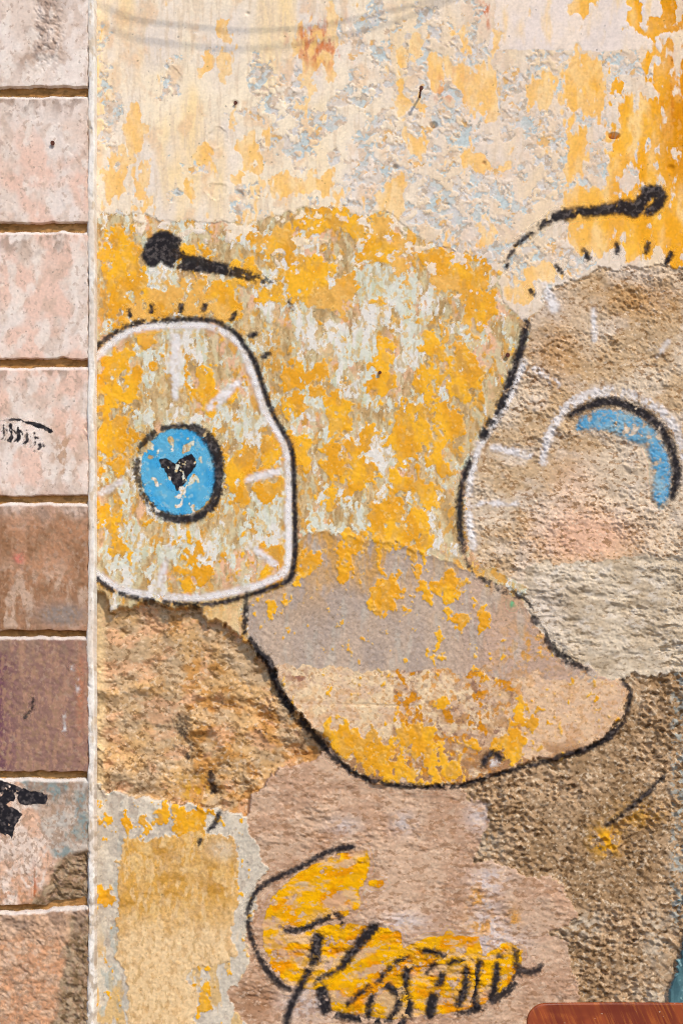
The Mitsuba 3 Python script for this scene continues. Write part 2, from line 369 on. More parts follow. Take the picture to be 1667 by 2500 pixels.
def c_block(p, n, uv):                  # painted stone blocks of the pilaster
    u, v = UV(p)
    low = smoothstep(1180, 1290, v + 130 * (f3(u, v, 50, 60, 76) - 0.5))
    c = mix(lin(229, 217, 209), lin(222, 206, 194), smoothstep(0.4, 0.62, f3(u, v, 60, 100, 77)))
    pink = smoothstep(0.44, 0.58, f3(u, v, 60, 80, 78)) * smoothstep(240, 420, v)
    c = mix(c, lin(229, 194, 176), 0.85 * pink)
    c = mix(c, lin(172, 150, 136), 0.9 * smoothstep(0.40, 0.56, f3(u, v, 40, 46, 79)) * dr.minimum(1, 1.6 * spot(u, v, 95, 80, 62, 130)))
    c = mix(c, lin(180, 142, 110), 0.75 * smoothstep(0.42, 0.56, f3(u, v, 14, 18, 80)) * dr.minimum(1, 1.4 * spot(u, v, 165, 1120, 34, 60)))
    streak = smoothstep(0.52, 0.66, f3(u, v, 22, 34, 81))
    c = mix(c, lin(196, 172, 154), 0.5 * streak)
    c = mix(c, lin(236, 228, 220), 0.6 * smoothstep(0.52, 0.64, f3(u, v, 26, 40, 129)))
    # brown and purple grime of the two middle courses
    b = mix(lin(178, 134, 104), lin(150, 112, 84), smoothstep(0.4, 0.6, f3(u, v, 40, 60, 82)))
    b = mix(b, lin(146, 114, 104), smoothstep(1540, 1570, v))
    b = mix(b, lin(108, 72, 88), 0.85 * smoothstep(60, -10, u + 60 * (f3(u, v, 14, 80, 83) - 0.5)) * smoothstep(1540, 1600, v))
    b = mix(b, lin(186, 146, 120), 0.5 * smoothstep(0.5, 0.64, f3(u, v, 9, 20, 84)))
    b = mix(b, lin(204, 180, 160), 0.7 * smoothstep(0.5, 0.6, f3(u, v, 18, 40, 85)) * smoothstep(1340, 1440, v) * (1 - smoothstep(1530, 1545, v)))
    b = mix(b, lin(146, 132, 124), dr.minimum(1, 1.5 * spot(u, v, 160, 1505, 62, 26)))
    b = mix(b, lin(214, 124, 112), 0.8 * spot(u, v, 54, 1370, 12, 14))
    b = mix(b, lin(196, 132, 96), 0.7 * spot(u, v, 203, 1680, 10, 110))
    c = mix(c, b, low * (1 - smoothstep(1890, 1894, v)))
    # lowest courses: whitish remains over pink stone
    d = mix(lin(222, 204, 190), lin(216, 178, 152), smoothstep(0.44, 0.6, f3(u, v, 26, 40, 86)))
    d = mix(d, lin(204, 150, 112), 0.7 * smoothstep(0.52, 0.64, f3(u, v, 12, 14, 87)) * smoothstep(2090, 2160, v))
    d = mix(d, lin(204, 170, 140), smoothstep(2215, 2235, v) * (1 - smoothstep(175, 150, u) * 0.2))
    d = mix(d, lin(196, 142, 104), 0.7 * smoothstep(2260, 2300, v) * smoothstep(0.42, 0.56, f3(u, v, 22, 16, 88)))
    d = mix(d, lin(178, 92, 40), 0.85 * smoothstep(0.4, 0.52, f3(u, v, 6, 20, 89)) * spot(u, v, 92, 2165, 7, 50))
    e = mix(lin(160, 158, 148), lin(138, 150, 148), smoothstep(0.44, 0.58, f3(u, v, 22, 50, 90)))
    wob = 50 * (f3(u, v, 24, 30, 91) - 0.5)
    slope = u - 60 - 0.45 * (v - 1905)
    green = (0.5 + 0.5 * smoothstep(0.4, 0.56, f3(u, v, 30, 40, 130))) * smoothstep(-9, 9, slope + wob) * smoothstep(2104, 2090, v + 0.3 * (u - 150) + wob)
    d = mix(d, e, green)
    g = mix(lin(168, 148, 122), lin(126, 104, 78), smoothstep(0.42, 0.58, f3(u, v, 14, 12, 92)))
    rough = smoothstep(-8, 8, (u - 155) + 0.62 * (v - 2098) + wob) * smoothstep(2085, 2100, v + 0.3 * (u - 150)) * smoothstep(2225, 2210, v)
    rough = dr.maximum(rough, smoothstep(-8, 8, (u - 178) + 0.16 * (v - 2230) + wob) * smoothstep(2225, 2240, v))
    d = mix(d, g, rough)
    c = mix(c, d, smoothstep(1890, 1894, v))
    c = mix(c, lin(158, 128, 104), 0.6 * smoothstep(0.54, 0.64, f3(u, v, 7, 9, 93)) * smoothstep(1150, 1290, v))
    c = mix(c, lin(176, 150, 132), 0.5 * smoothstep(0.62, 0.7, f3(u, v, 8, 9, 94)))
    # grime that has run down from each joint, and the upper arris: white paint remains plus caught sunlight painted in (uv.y: distance below the block's top edge)
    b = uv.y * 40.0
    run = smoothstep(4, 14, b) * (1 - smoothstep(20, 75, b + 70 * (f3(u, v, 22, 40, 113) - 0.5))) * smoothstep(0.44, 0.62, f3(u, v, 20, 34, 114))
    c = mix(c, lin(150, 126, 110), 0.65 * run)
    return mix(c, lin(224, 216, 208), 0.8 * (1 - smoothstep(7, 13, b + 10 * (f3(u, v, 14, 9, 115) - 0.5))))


def c_joint(p, n, uv):
    u, v = UV(p)
    c = mix(lin(190, 146, 94), lin(164, 120, 72), smoothstep(0.4, 0.6, f3(u, v, 60, 10, 95)))
    return mix(c, lin(120, 90, 54), 0.6 * smoothstep(0.5, 0.62, f3(u, v, 14, 8, 96)))


def c_bead(p, n, uv):
    u, v = UV(p)
    c = mix(lin(234, 231, 225), lin(226, 216, 204), smoothstep(0.42, 0.62, f3(u, v, 20, 90, 97)))
    c = mix(c, lin(196, 172, 136), 0.6 * smoothstep(0.57, 0.66, f3(u, v, 10, 26, 98)))
    return mix(c, lin(176, 160, 140), 0.7 * smoothstep(0.46, 0.6, f3(u, v, 9, 16, 99)) * (0.25 + 0.75 * smoothstep(1800, 2000, v)))


MATS = dict(cream=c_cream, flaky=c_flaky, under=c_under, wash=c_wash, lilac=c_lilac, mint=c_mint, tan=c_tan, nose=c_nose, band=c_band, rough=c_rough, grey=c_grey, dark=c_dark,
            stone=c_stone, mortar=c_mortar, pale=c_pale, ochre=c_ochre, block=c_block, joint=c_joint, bead=c_bead)
for k, fn in MATS.items():
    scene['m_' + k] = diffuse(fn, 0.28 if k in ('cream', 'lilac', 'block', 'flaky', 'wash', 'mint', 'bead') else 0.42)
scene['m_yellow'] = satin(c_yellow, 0.6, 0.3)
scene['m_teal'] = satin(c_teal, 0.5, 0.4)


# sprayed and brushed paint: uv.x tells how far a point lies inside the stroke's edge, uv.y how worn the stroke is
def cover(p, n, uv):
    u, v = UV(p)
    d, wear = (0.5 - uv.x) * 40.0, uv.y                      # d: drawing units inside the edge
    wear = wear + 0.07 + 0.6 * (f3(u, v, 70, 70, 122, 2) - 0.45)           # rubbed more in some places than in others
    grain = f3(u, v, 5.0, 5.0, 101, 2) - 0.5
    chip = f3(u, v, 17, 20, 102, 4)
    cov = smoothstep(-5, 6, d + 12 * grain * (0.5 + 1.8 * wear))
    return dr.clip(cov * (1 - smoothstep(0.72 - 0.42 * wear, 0.82 - 0.40 * wear, chip) * dr.clip(0.3 + 2 * wear, 0, 1)) * (1 - 0.5 * dr.clip(wear, 0, 0.7)), 0, 0.92)


def cover_soft(p, n, uv):                                    # a blurred spray line
    u, v = UV(p)
    d, wear = (0.5 - uv.x) * 40.0, uv.y
    cov = smoothstep(-9, 8, d + 14 * (f3(u, v, 6, 6, 124, 3) - 0.5))
    return dr.clip(cov * (1 - smoothstep(0.66 - 0.3 * wear, 0.8 - 0.3 * wear, f3(u, v, 15, 15, 125, 4))), 0, 0.9)


def cover_hard(p, n, uv):                                    # brushed paint with chipped edges
    u, v = UV(p)
    d, wear = (0.5 - uv.x) * 40.0, uv.y
    chip = f3(u, v, 20, 24, 103, 4)
    cov = smoothstep(-1.5, 1.5, d + 10 * (f3(u, v, 10, 10, 104, 3) - 0.5))
    return dr.clip(cov * (1 - smoothstep(0.74 - 0.40 * wear, 0.77 - 0.40 * wear, chip)), 0, 1)


def p_black(p, n, uv):
    u, v = UV(p)
    return mix(lin(40, 39, 44), lin(98, 92, 92), smoothstep(0.48, 0.7, f3(u, v, 7, 7, 105)))


def p_white(p, n, uv):
    u, v = UV(p)
    return mix(lin(238, 236, 237), lin(226, 218, 210), smoothstep(0.5, 0.68, f3(u, v, 16, 16, 106)))


def p_blue(p, n, uv):
    u, v = UV(p)
    c = mix(lin(66, 160, 212), lin(92, 172, 212), smoothstep(0.4, 0.6, f3(u, v, 40, 40, 107)))
    return mix(c, lin(150, 194, 206), 0.6 * smoothstep(0.56, 0.66, f3(u, v, 9, 9, 108)))


def p_gold(p, n, uv):
    u, v = UV(p)
    c = mix(lin(234, 174, 14), lin(220, 144, 14), smoothstep(0.42, 0.58, f3(u, v, 50, 36, 109)))
    c = mix(c, lin(196, 176, 160), 0.6 * smoothstep(0.52, 0.66, f3(u, v, 44, 20, 123)))
    c = mix(c, lin(214, 160, 30), 0.7 * smoothstep(0.54, 0.64, f3(u, v, 24, 18, 110)))
    return mix(c, lin(206, 180, 140), 0.7 * smoothstep(0.6, 0.66, f3(u, v, 12, 8, 111)))


def p_green(p, n, uv):
    return mix(lin(104, 196, 140), lin(120, 200, 150), 0.5)


def p_haze(p, n, uv):
    u, v = UV(p)
    c = mix(lin(92, 164, 208), lin(140, 184, 206), smoothstep(0.4, 0.62, f3(u, v, 30, 30, 131)))
    return mix(c, lin(176, 178, 170), 0.7 * smoothstep(0.5, 0.64, f3(u, v, 6, 5, 132)))


for k, fn, op in (('haze', p_haze, cover_soft), ('green', p_green, cover), ('black', p_black, cover), ('soft', p_black, cover_soft), ('white', p_white, cover), ('blue', p_blue, cover), ('ink', p_black, cover_hard), ('lake', p_blue, cover_hard), ('gold', p_gold, cover_hard)):
    scene['paint_' + k] = {'type': 'mask', 'opacity': proc(op), 'nested': {'type': 'twosided', 'nested': {'type': 'diffuse', 'reflectance': proc(fn)}}}
scene['m_rust'] = {'type': 'principled', 'base_color': {'type': 'rgb', 'value': lin(92, 48, 34)}, 'roughness': 0.7, 'metallic': 0.2}
scene['m_cable'] = {'type': 'principled', 'base_color': {'type': 'rgb', 'value': lin(40, 40, 42)}, 'roughness': 0.6}

# ------------------------------------------------------------------ the wall: zones of its coats, their relief and paint
STEP = 2.0
us = np.concatenate([np.linspace(-2400, 180, 44), np.arange(204, 1686, STEP), 1686 + np.cumsum(np.linspace(3, 160, 30))])
vs = np.concatenate([(-34 - np.cumsum(np.linspace(3, 130, 30)))[::-1], np.arange(-34, 2534, STEP), 2534 + np.cumsum(np.full(12, 466 / 12.0))])
U, V = np.meshgrid(us, vs)
wu = U + 6 * zn(U / 55, V / 55, 5, 11) + 2.2 * zn(U / 10, V / 10, 3, 12)
wv = V + 6 * zn(U / 55, V / 55, 5, 13) + 2.2 * zn(U / 10, V / 10, 3, 14)
TOP_EDGE = [(150, 500), (236, 506), (268, 514), (300, 528), (348, 528), (364, 536), (429, 533), (482, 544), (536, 546), (643, 536), (691, 528), (723, 514), (761, 501), (825, 498), (859, 517), (934, 520), (966, 536), (1004, 568), (1041, 595),
            (1095, 613), (1159, 627), (1199, 641), (1239, 647), (1224, 690), (1224, 740), (1240, 768), (1290, 776)]
ROUGH_TOP = [(1310, 760), (1345, 705), (1420, 672), (1500, 654), (1600, 655), (1720, 665)]
GREY_TOP = [(1282, 1379), (1363, 1377), (1464, 1379), (1502, 1360), (1577, 1350), (1625, 1355), (1667, 1347), (1720, 1350)]
NOSE = [(610, 1452), (700, 1412), (725, 1312), (830, 1300), (900, 1312), (1000, 1330), (1080, 1372), (1160, 1400), (1210, 1432), (1270, 1465), (1298, 1505), (1350, 1590), (1432, 1638), (1518, 1660), (1537, 1690), (1532, 1725), (1510, 1770),
        (1475, 1805), (1400, 1838), (1300, 1866), (1200, 1893), (1110, 1920), (1000, 1918), (907, 1902), (850, 1875), (777, 1802), (718, 1740), (672, 1660), (632, 1590), (605, 1555), (596, 1500)]
STONE = [(180, 1452), (250, 1458), (262, 1462), (278, 1490), (330, 1488), (345, 1476), (400, 1472), (460, 1490), (480, 1500), (520, 1525), (560, 1530), (600, 1560), (640, 1600), (670, 1660), (700, 1710), (760, 1790), (800, 1830), (770, 1860),
         (690, 1870), (659, 1890), (643, 1929), (611, 1950), (595, 2004), (568, 1990), (520, 1974), (455, 1961), (396, 1940), (321, 1932), (257, 1942), (236, 1918), (180, 1915)]
MORTAR = [(595, 2004), (611, 1950), (643, 1929), (659, 1890), (690, 1870), (770, 1858), (800, 1830), (860, 1885), (910, 1905), (1000, 1920), (1110, 1922), (1138, 1956), (1191, 1961), (1197, 1993), (1170, 2052), (1148, 2084), (1143, 2111), (1239, 2116),
          (1277, 2132), (1341, 2132), (1384, 2170), (1406, 2213), (1379, 2256), (1336, 2282), (1379, 2315), (1384, 2352), (1406, 2395), (1411, 2449), (1420, 3100), (610, 3100), (605, 2500), (568, 2459), (562, 2422), (595, 2395), (610, 2336), (605, 2299), (612, 2200), (621, 2170), (664, 2127), (643, 2100), (627, 2052)]
OCHRE = [(292, 2050), (350, 2052), (430, 2045), (460, 2038), (490, 2045), (540, 2050), (572, 2055), (573, 2140), (575, 2200), (570, 2330), (540, 2345), (470, 2365), (455, 2385), (490, 2420), (480, 2480), (490, 2560), (315, 2560), (318, 2420),
         (305, 2370), (285, 2345), (285, 2280), (290, 2190), (283, 2110)]
UPPER, MID, NOSEZ, BAND, ROUGH, GREY, DARK, STONEZ, MORTARZ, PALE, OCHREZ, TEAL = range(12)
zone = np.full(U.shape, MID)
zone[(wv > 1645) & (wu > 1000)] = DARK
zone[(wv > 1900) & (wu <= 1000)] = PALE
for zid, poly in ((MORTARZ, MORTAR), (STONEZ, STONE), (OCHREZ, OCHRE),
                  (ROUGH, ROUGH_TOP + [(5000, 665), (5000, 1350)] + GREY_TOP[::-1] + [(1282, 1430), (1250, 1420), (1210, 1400), (1160, 1370), (1135, 1340), (1127, 1240), (1135, 1160), (1165, 1090), (1215, 1010), (1245, 930), (1275, 850), (1290, 790)]),
                  (GREY, GREY_TOP + [(5000, 1350), (5000, 1650), (1667, 1643), (1600, 1655), (1530, 1652), (1500, 1662), (1430, 1640), (1390, 1620), (1350, 1590), (1320, 1550), (1298, 1510), (1277, 1470), (1282, 1430)]),
                  (NOSEZ, NOSE),
                  (UPPER, [(100, -4000), (100, 500)] + TOP_EDGE + ROUGH_TOP + [(5000, 665), (5000, -4000)]),
                  (TEAL, [(1672, 2085), (1668, 2230), (1655, 2330), (1648, 2400), (1637, 2460), (1632, 3200), (1990, 3200), (1990, 2085)])):
    zone[sdf_poly(wu, wv, poly) < 0] = zid
zone[(zone == NOSEZ) & (wv + 7 * zn(U / 26, V / 26, 4, 94) * (U > 900) > 1634 + 0.035 * (U - 827) * (U > 827))] = BAND


def blobs(items, k=1.0):
    F = np.full(U.shape, -9.0)
    BU = U + 8 * zn(U / 30, V / 36, 5, 27) + 2.5 * zn(U / 8, V / 10, 2, 28)
    BV = V + 9 * zn(U / 30, V / 36, 5, 29) + 2.5 * zn(U / 8, V / 10, 2, 30)
    for cu, cv, ru, rv in items:
        a = slice(*np.searchsorted(vs, [cv - 3 * rv, cv + 3 * rv])), slice(*np.searchsorted(us, [cu - 3 * ru, cu + 3 * ru]))
        F[a] = np.maximum(F[a], k * (1 - (np.abs((BU[a] - cu) / ru) ** 2.6 + np.abs((BV[a] - cv) / rv) ** 2.6) ** (1 / 2.6)))
    return F


def boxes(items):               # (u0, u1, v0, v1) -> the ellipse that fills it
    return [((a + b) / 2, (c + d) / 2, (b - a) / 1.85, (d - c) / 1.85) for a, b, c, d in items]


YELLOW = boxes([(236, 330, 862, 1010), (240, 318, 1000, 1150), (355, 385, 885, 912), (477, 541, 905, 1000), (488, 526, 886, 906), (450, 462, 870, 940), (555, 580, 935, 975), (640, 700, 1070, 1150), (552, 620, 1092, 1165), (618, 698, 1165, 1218),
                (330, 400, 796, 842), (262, 350, 700, 795), (335, 430, 700, 775), (420, 520, 690, 778), (500, 600, 700, 795), (255, 350, 560, 720), (430, 520, 590, 640), (720, 900, 503, 570), (600, 720, 560, 620), (690, 805, 885, 970), (694, 738, 965, 1018),
                (800, 850, 940, 1055), (790, 842, 1085, 1158), (784, 806, 1180, 1235), (722, 748, 1085, 1165), (750, 860, 705, 760), (905, 968, 838, 960), (1026, 1108, 805, 882), (1024, 1082, 886, 978), (1098, 1182, 850, 965), (945, 1066, 1000, 1138),
                (1055, 1124, 985, 1052), (826, 878, 1082, 1165), (1056, 1102, 1115, 1162), (940, 1000, 1148, 1212), (836, 872, 1185, 1220), (1084, 1200, 615, 720), (1120, 1215, 700, 800), (958, 1006, 570, 665), (860, 960, 530, 600), (826, 872, 660, 735),
                (905, 990, 1215, 1331), (991, 1049, 1235, 1333), (1030, 1110, 600, 680), (1060, 1140, 640, 720), (700, 800, 620, 700), (640, 740, 690, 740), (880, 950, 600, 640), (680, 760, 1060, 1120), (820, 905, 1120, 1200), (240, 300, 1240, 1290),
                (621, 688, 1340, 1425), (440, 520, 1370, 1450), (470, 500, 1310, 1360), (360, 380, 1265, 1285), (560, 600, 1180, 1240), (1000, 1060, 1180, 1240), (260, 300, 1290, 1360), (1070, 1125, 1000, 1070), (890, 920, 1040, 1100), (560, 640, 640, 690),
                # drips and remains on the grey coat and its lower edge
                (723, 775, 1335, 1405), (722, 735, 1400, 1440), (684, 710, 1440, 1484), (644, 668, 1480, 1506), (827, 900, 1308, 1345), (830, 862, 1336, 1420), (900, 990, 1310, 1350), (925, 945, 1340, 1410), (910, 990, 1415, 1500), (992, 1036, 1340, 1400),
                (1006, 1032, 1418, 1444), (1042, 1106, 1405, 1468), (1158, 1194, 1490, 1535), (1095, 1138, 1497, 1540), (1055, 1072, 1550, 1600),
                (800, 870, 1765, 1840), (860, 960, 1790, 1880), (950, 1060, 1780, 1850), (960, 1010, 1850, 1910), (1030, 1120, 1850, 1912), (1210, 1280, 1800, 1860), (1135, 1170, 1805, 1830), (900, 950, 1860, 1905), (1250, 1290, 1700, 1770), (1060, 1110, 1700, 1730),
                # lower left
                (255, 275, 1975, 2010), (290, 318, 1983, 2020), (370, 400, 1965, 2000), (335, 370, 2000, 2025), (420, 510, 1972, 2050), (236, 282, 2175, 2215), (480, 505, 2390, 2470)])
MINT = boxes([(350, 528, 1055, 1250), (640, 760, 640, 790), (860, 1010, 640, 800), (640, 805, 625, 720), (843, 1004, 645, 765), (862, 915, 770, 1000), (1120, 1165, 775, 850), (870, 945, 1050, 1150), (366, 425, 630, 710), (305, 335, 700, 790), (415, 455, 800, 960), (330, 385, 870, 960), (500, 560, 940, 1010), (536, 642, 990, 1090),
              (325, 375, 995, 1040), (716, 752, 870, 1080), (735, 810, 960, 1020), (290, 362, 1260, 1420), (420, 540, 1290, 1390), (612, 700, 1285, 1356), (350, 372, 1370, 1415), (560, 600, 1110, 1180), (1060, 1100, 660, 690), (1090, 1130, 730, 745), (1150, 1180, 640, 690),
              (830, 880, 1210, 1310), (760, 800, 1190, 1300), (700, 780, 760, 830), (800, 860, 790, 880), (985, 1030, 780, 900), (400, 480, 1000, 1040), (470, 500, 800, 870), (590, 640, 560, 610), (236, 270, 780, 830), (600, 690, 1200, 1290)])
WASH = boxes([(310, 350, 240, 380), (256, 318, 400, 480), (330, 366, 400, 495), (290, 330, 370, 420), (490, 555, 130, 180), (538, 562, 175, 215), (564, 577, 245, 315), (586, 653, 318, 425), (468, 508, 345, 393), (446, 476, 440, 492), (555, 582, 420, 460), (650, 828, 420, 485),
              (735, 765, 160, 285), (725, 825, 40, 170), (1045, 1130, 135, 218), (1130, 1205, 155, 282), (1285, 1366, 185, 270), (1366, 1462, 140, 290), (1382, 1430, 270, 435), (994, 1033, 322, 382), (1130, 1200, 376, 448), (926, 992, 440, 506), (1168, 1226, 530, 610),
              (1495, 1522, 175, 245), (1590, 1720, 130, 420), (1490, 1600, 250, 440), (1390, 1450, -20, 40), (1530, 1560, -20, 80), (1540, 1640, 50, 90), (1610, 1650, -30, 60), (1197, 1217, 60, 140), (1430, 1720, 470, 620), (1380, 1480, 440, 540), (1560, 1720, 380, 500), (1110, 1160, 60, 140),
              (1000, 1030, 80, 130), (960, 1000, 130, 160), (520, 560, 40, 100), (1180, 1215, 260, 320), (1620, 1720, 560, 650), (1240, 1310, 690, 740), (1290, 1350, 640, 690), (965, 985, 255, 285), (1210, 1260, 400, 420), (1405, 1500, 560, 620), (975, 1000, 205, 275), (990, 1030, 255, 275)])
FLAKY = boxes([(860, 1250, 40, 620), (1150, 1290, 420, 640), (1210, 1430, 125, 330), (1430, 1600, 125, 230), (640, 760, 200, 420), (1240, 1480, 300, 600), (1250, 1420, 540, 700), (820, 1010, 540, 620), (600, 660, 150, 222), (404, 436, 160, 222), (410, 440, 460, 492),
               (235, 290, 230, 420), (560, 650, 500, 530), (1530, 1610, 250, 440), (226, 246, 60, 200), (226, 247, 200, 380), (226, 246, 380, 520), (232, 262, 120, 290), (612, 645, 462, 490), (520, 548, 130, 150), (470, 510, 400, 425), (232, 300, 505, 560), (560, 590, 460, 490)])

zy = zn(U / 24, V / 30, 5, 21) * 0.85 + 0.6 * zn(U / 9, V / 11, 3, 22)
fy = np.clip(2.2 * blobs(YELLOW), -0.86, 0.66) + 0.46 * zy
fm = np.clip(1.8 * blobs(MINT), -0.5, 0.85) + 0.5 * zn(U / 22, V / 38, 5, 23) + 0.22 * zn(U / 7, V / 13, 3, 19)
dup = sdf_poly(wu, wv, [(100, -4000), (100, 500)] + TOP_EDGE + ROUGH_TOP + [(5000, 665), (5000, -4000)])       # distance below the upper coat's edge
fw = np.clip(2.0 * blobs(WASH), -0.9, 0.9) + 0.55 * np.exp(-(dup / 45.0) ** 2) * (U < 1150) + 0.42 * zn(U / 24, V / 56, 5, 24) + 0.16 * zn(U / 7, V / 20, 3, 20)
ff = np.clip(1.5 * blobs(FLAKY), -0.8, 0.32) + 0.42 * zn(U / 34, V / 34, 5, 25)

CREAM, FLAKYC, WASHC, LILAC, TAN, MINTC, YELLOWC, UNDERC, REMNANT = range(20, 29)
plateA = zn(U / 24, V / 21, 6, 15) + 0.4 * zn(U / 7, V / 7, 2, 16) > 0.2
plateB = zn(U / 16, V / 13, 5, 17) + 0.3 * zn(U / 6, V / 6, 2, 18) > 0.5
cls = zone.copy()
m = zone == UPPER
cls[m] = CREAM
cls[m & (ff > 0)] = UNDERC
cls[m & (ff > 0) & plateA] = FLAKYC
cls[m & (ff > 0) & plateB] = REMNANT
lil = sdf_poly(wu, V + 1.5 * zn(U / 30, V / 30, 3, 26), [(1222, -400), (1210, 60), (1195, 122), (1290, 124), (1420, 126), (1560, 124), (1640, 120), (1640, -400)]) < 0
cls[m & lil] = LILAC
cls[m & (fw > 0)] = WASHC
m = zone == MID
cls[m] = TAN
cls[m & (fm > 0)] = MINTC
paintable = np.isin(zone, (MID, NOSEZ, BAND, PALE))
cls[paintable & (fy > 0)] = YELLOWC
cross = (zone == MID) & (dup < 150) & (U < 1230) & (zn(U / 26, V / 22, 5, 97) + 0.3 * zn(U / 8, V / 8, 2, 98) > 0.55 + dup / 110)
cls[cross] = REMNANT

# relief in millimetres towards the viewer
base = np.array([7.2, 6.0, 5.4, 5.4, 1.5, 1.5, -6.0, -20.0, -1.0, 3.0, 5.4, 12.0])
H = base[zone] + 0.9 * zn(U / 200, V / 200, 3, 31)
H += np.where(cls == YELLOWC, 1.5, 0) + np.where(cls == MINTC, 0.7, 0) + np.where(np.isin(cls, (CREAM, REMNANT)), 1.2, 0) + np.where(cls == WASHC, 0.7, 0) + np.where(cls == LILAC, 1.8, 0)
rim = base[zone]
H += 0.4 * np.clip(rim - ndimage.gaussian_filter(rim, 3.0), 0, 3.0) * (0.5 + 0.5 * zn(U / 16, V / 16, 3, 56))
H = ndimage.gaussian_filter(H, 0.6)
soft = np.exp(-(np.maximum(0, np.abs(sdf_poly(U, V, [(1290, 780), (1250, 930), (1200, 1020), (1150, 1110), (1128, 1220), (1135, 1345), (1200, 1400), (1600, 1400), (1600, 700)])))) ** 2 / 25.0 ** 2)
H = H * (1 - soft) + ndimage.gaussian_filter(H, 7) * soft


def zmask(*z, s=1.5):
    return ndimage.gaussian_filter(np.isin(zone, z).astype(float), s)


crack = np.exp(-((dup - 1.0 + 1.5 * zn(U / 14, V / 14, 2, 53)) / 1.6) ** 2) * np.clip(zn(U / 50, V / 50, 3, 54) + 0.7, 0, 1.2) * (V < 760) * (U < 1250)
H -= 1.6 * crack
# flaking paint: plates of several coats left standing on each other
fl = ndimage.gaussian_filter(np.isin(cls, (FLAKYC, UNDERC, REMNANT)).astype(float), 1.2)
H += fl * (0.8 * plateA + 0.8 * plateB + 0.12 * zn(U / 8, V / 8, 2, 32))
q2 = fb(U / 60, V / 50, 6, 33)
H += 0.55 * (np.floor(q2 * 8) % 2) * np.isin(cls, (TAN, MINTC, YELLOWC)) + 0.5 * np.exp(-(((q2 * 8) % 1.0 - 0.05) / 0.05) ** 2) * np.isin(cls, (MINTC, YELLOWC, CREAM, WASHC))
H += 0.09 * zn(U / 7, V / 7, 2, 34) * zmask(MID, UPPER, NOSEZ) + 0.42 * zn(U / 9, V / 7, 3, 35) * zmask(BAND, PALE, OCHREZ, NOSEZ)
ridged = lambda a, b, s, o=3: 1 - 2.2 * np.abs(fb(U / a, V / b, o, s) - 0.5)
grit = 0.5 + 0.8 * np.clip(0.5 + 0.6 * zn(U / 75, V / 60, 3, 60), 0, 1.4)      # coarse here, rubbed smooth there
H += grit * zmask(ROUGH) * (0.9 * zn(U / 8, V / 6, 2, 36) + 0.9 * zn(U / 30, V / 16, 4, 37) + 0.3 * zn(U / 4.4, V / 4.0, 1, 99) + 2.0 * zn(U / 110, V / 80, 3, 38))
H += grit * zmask(GREY) * (1.1 * zn(U / 11, V / 7, 3, 39) + 0.3 * zn(U / 4.4, V / 4.0, 1, 99) + 2.0 * zn(U / 60, V / 22, 3, 40) - 5.0 * np.clip(zn(U / 34, V / 12, 3, 41) - 1.25, 0, 1.2))
H += grit * zmask(DARK) * (1.7 * zn(U / 9, V / 7.5, 1, 42) + 1.0 * zn(U / 22, V / 16, 2, 92) + 0.3 * zn(U / 4.4, V / 4.0, 1, 99) + 1.3 * zn(U / 30, V / 20, 3, 43) + 2.2 * zn(U / 150, V / 150, 3, 44))
H += grit * zmask(STONEZ, s=4) * (0.85 * zn(U / 9, V / 7, 2, 45) + 1.3 * zn(U / 34, V / 24, 4, 93) + 0.3 * zn(U / 4.4, V / 4.0, 1, 99) + 8.0 * zn(U / 105, V / 66, 4, 46) + 4.0 * zn(U / 210, V / 150, 2, 47))
ledge = sdf_line(U, V, L([(300, 1660), (400, 1672), (470, 1700), (560, 1690), (660, 1712)], 2))
H += zmask(STONEZ, s=3) * 9.0 * np.exp(-(ledge / 26.0) ** 2) * 0.5 * (1 - np.tanh((V - 1702 - 0.05 * (U - 450) + 10 * (fb(U / 40, V / 40, 3, 57) - 0.5)) / 7.0))
for hu, hv, ru, rv, dep in ((505, 1716, 40, 11, 9), (590, 1732, 45, 12, 8), (640, 1700, 34, 8, 7), (455, 1722, 22, 9, 8), (530, 1880, 34, 16, 11), (438, 1770, 14, 26, 6), (575, 1790, 18, 30, 7), (300, 1545, 30, 8, 5), (520, 1600, 46, 9, 6), (610, 1590, 26, 10, 6), (400, 1620, 40, 9, 5), (560, 1935, 36, 10, 7), (280, 1760, 36, 9, 5), (350, 1880, 40, 9, 6)):
    H -= dep * zmask(STONEZ, s=3) * np.exp(-(((wu + 6 * zn(U / 20, V / 20, 3, 58) - hu) / ru) ** 2 + ((wv + 6 * zn(U / 20, V / 20, 3, 59) - hv) / rv) ** 2))
H += grit * zmask(MORTARZ) * (0.6 * zn(U / 11, V / 7, 3, 48) + 0.2 * zn(U / 4.4, V / 4.0, 1, 99) + 2.2 * zn(U / 120, V / 90, 3, 49) + 0.8 * zn(U / 30, V / 10, 2, 50))
H += zmask(TEAL) * (2.0 * zn(U / 60, V / 60, 3, 51) - 0.004 * np.clip(U - 1640, 0, 90) ** 2)
hollow = sdf_poly(wu, wv, [(1345, 1140), (1400, 1062), (1443, 1046), (1497, 1058), (1540, 1078), (1572, 1090), (1590, 1130), (1598, 1225), (1640, 1250), (1690, 1335), (1500, 1345), (1290, 1368), (1300, 1230)])
H -= 6.0 / (1 + np.exp(np.clip(hollow / 3.0, -30, 30)))
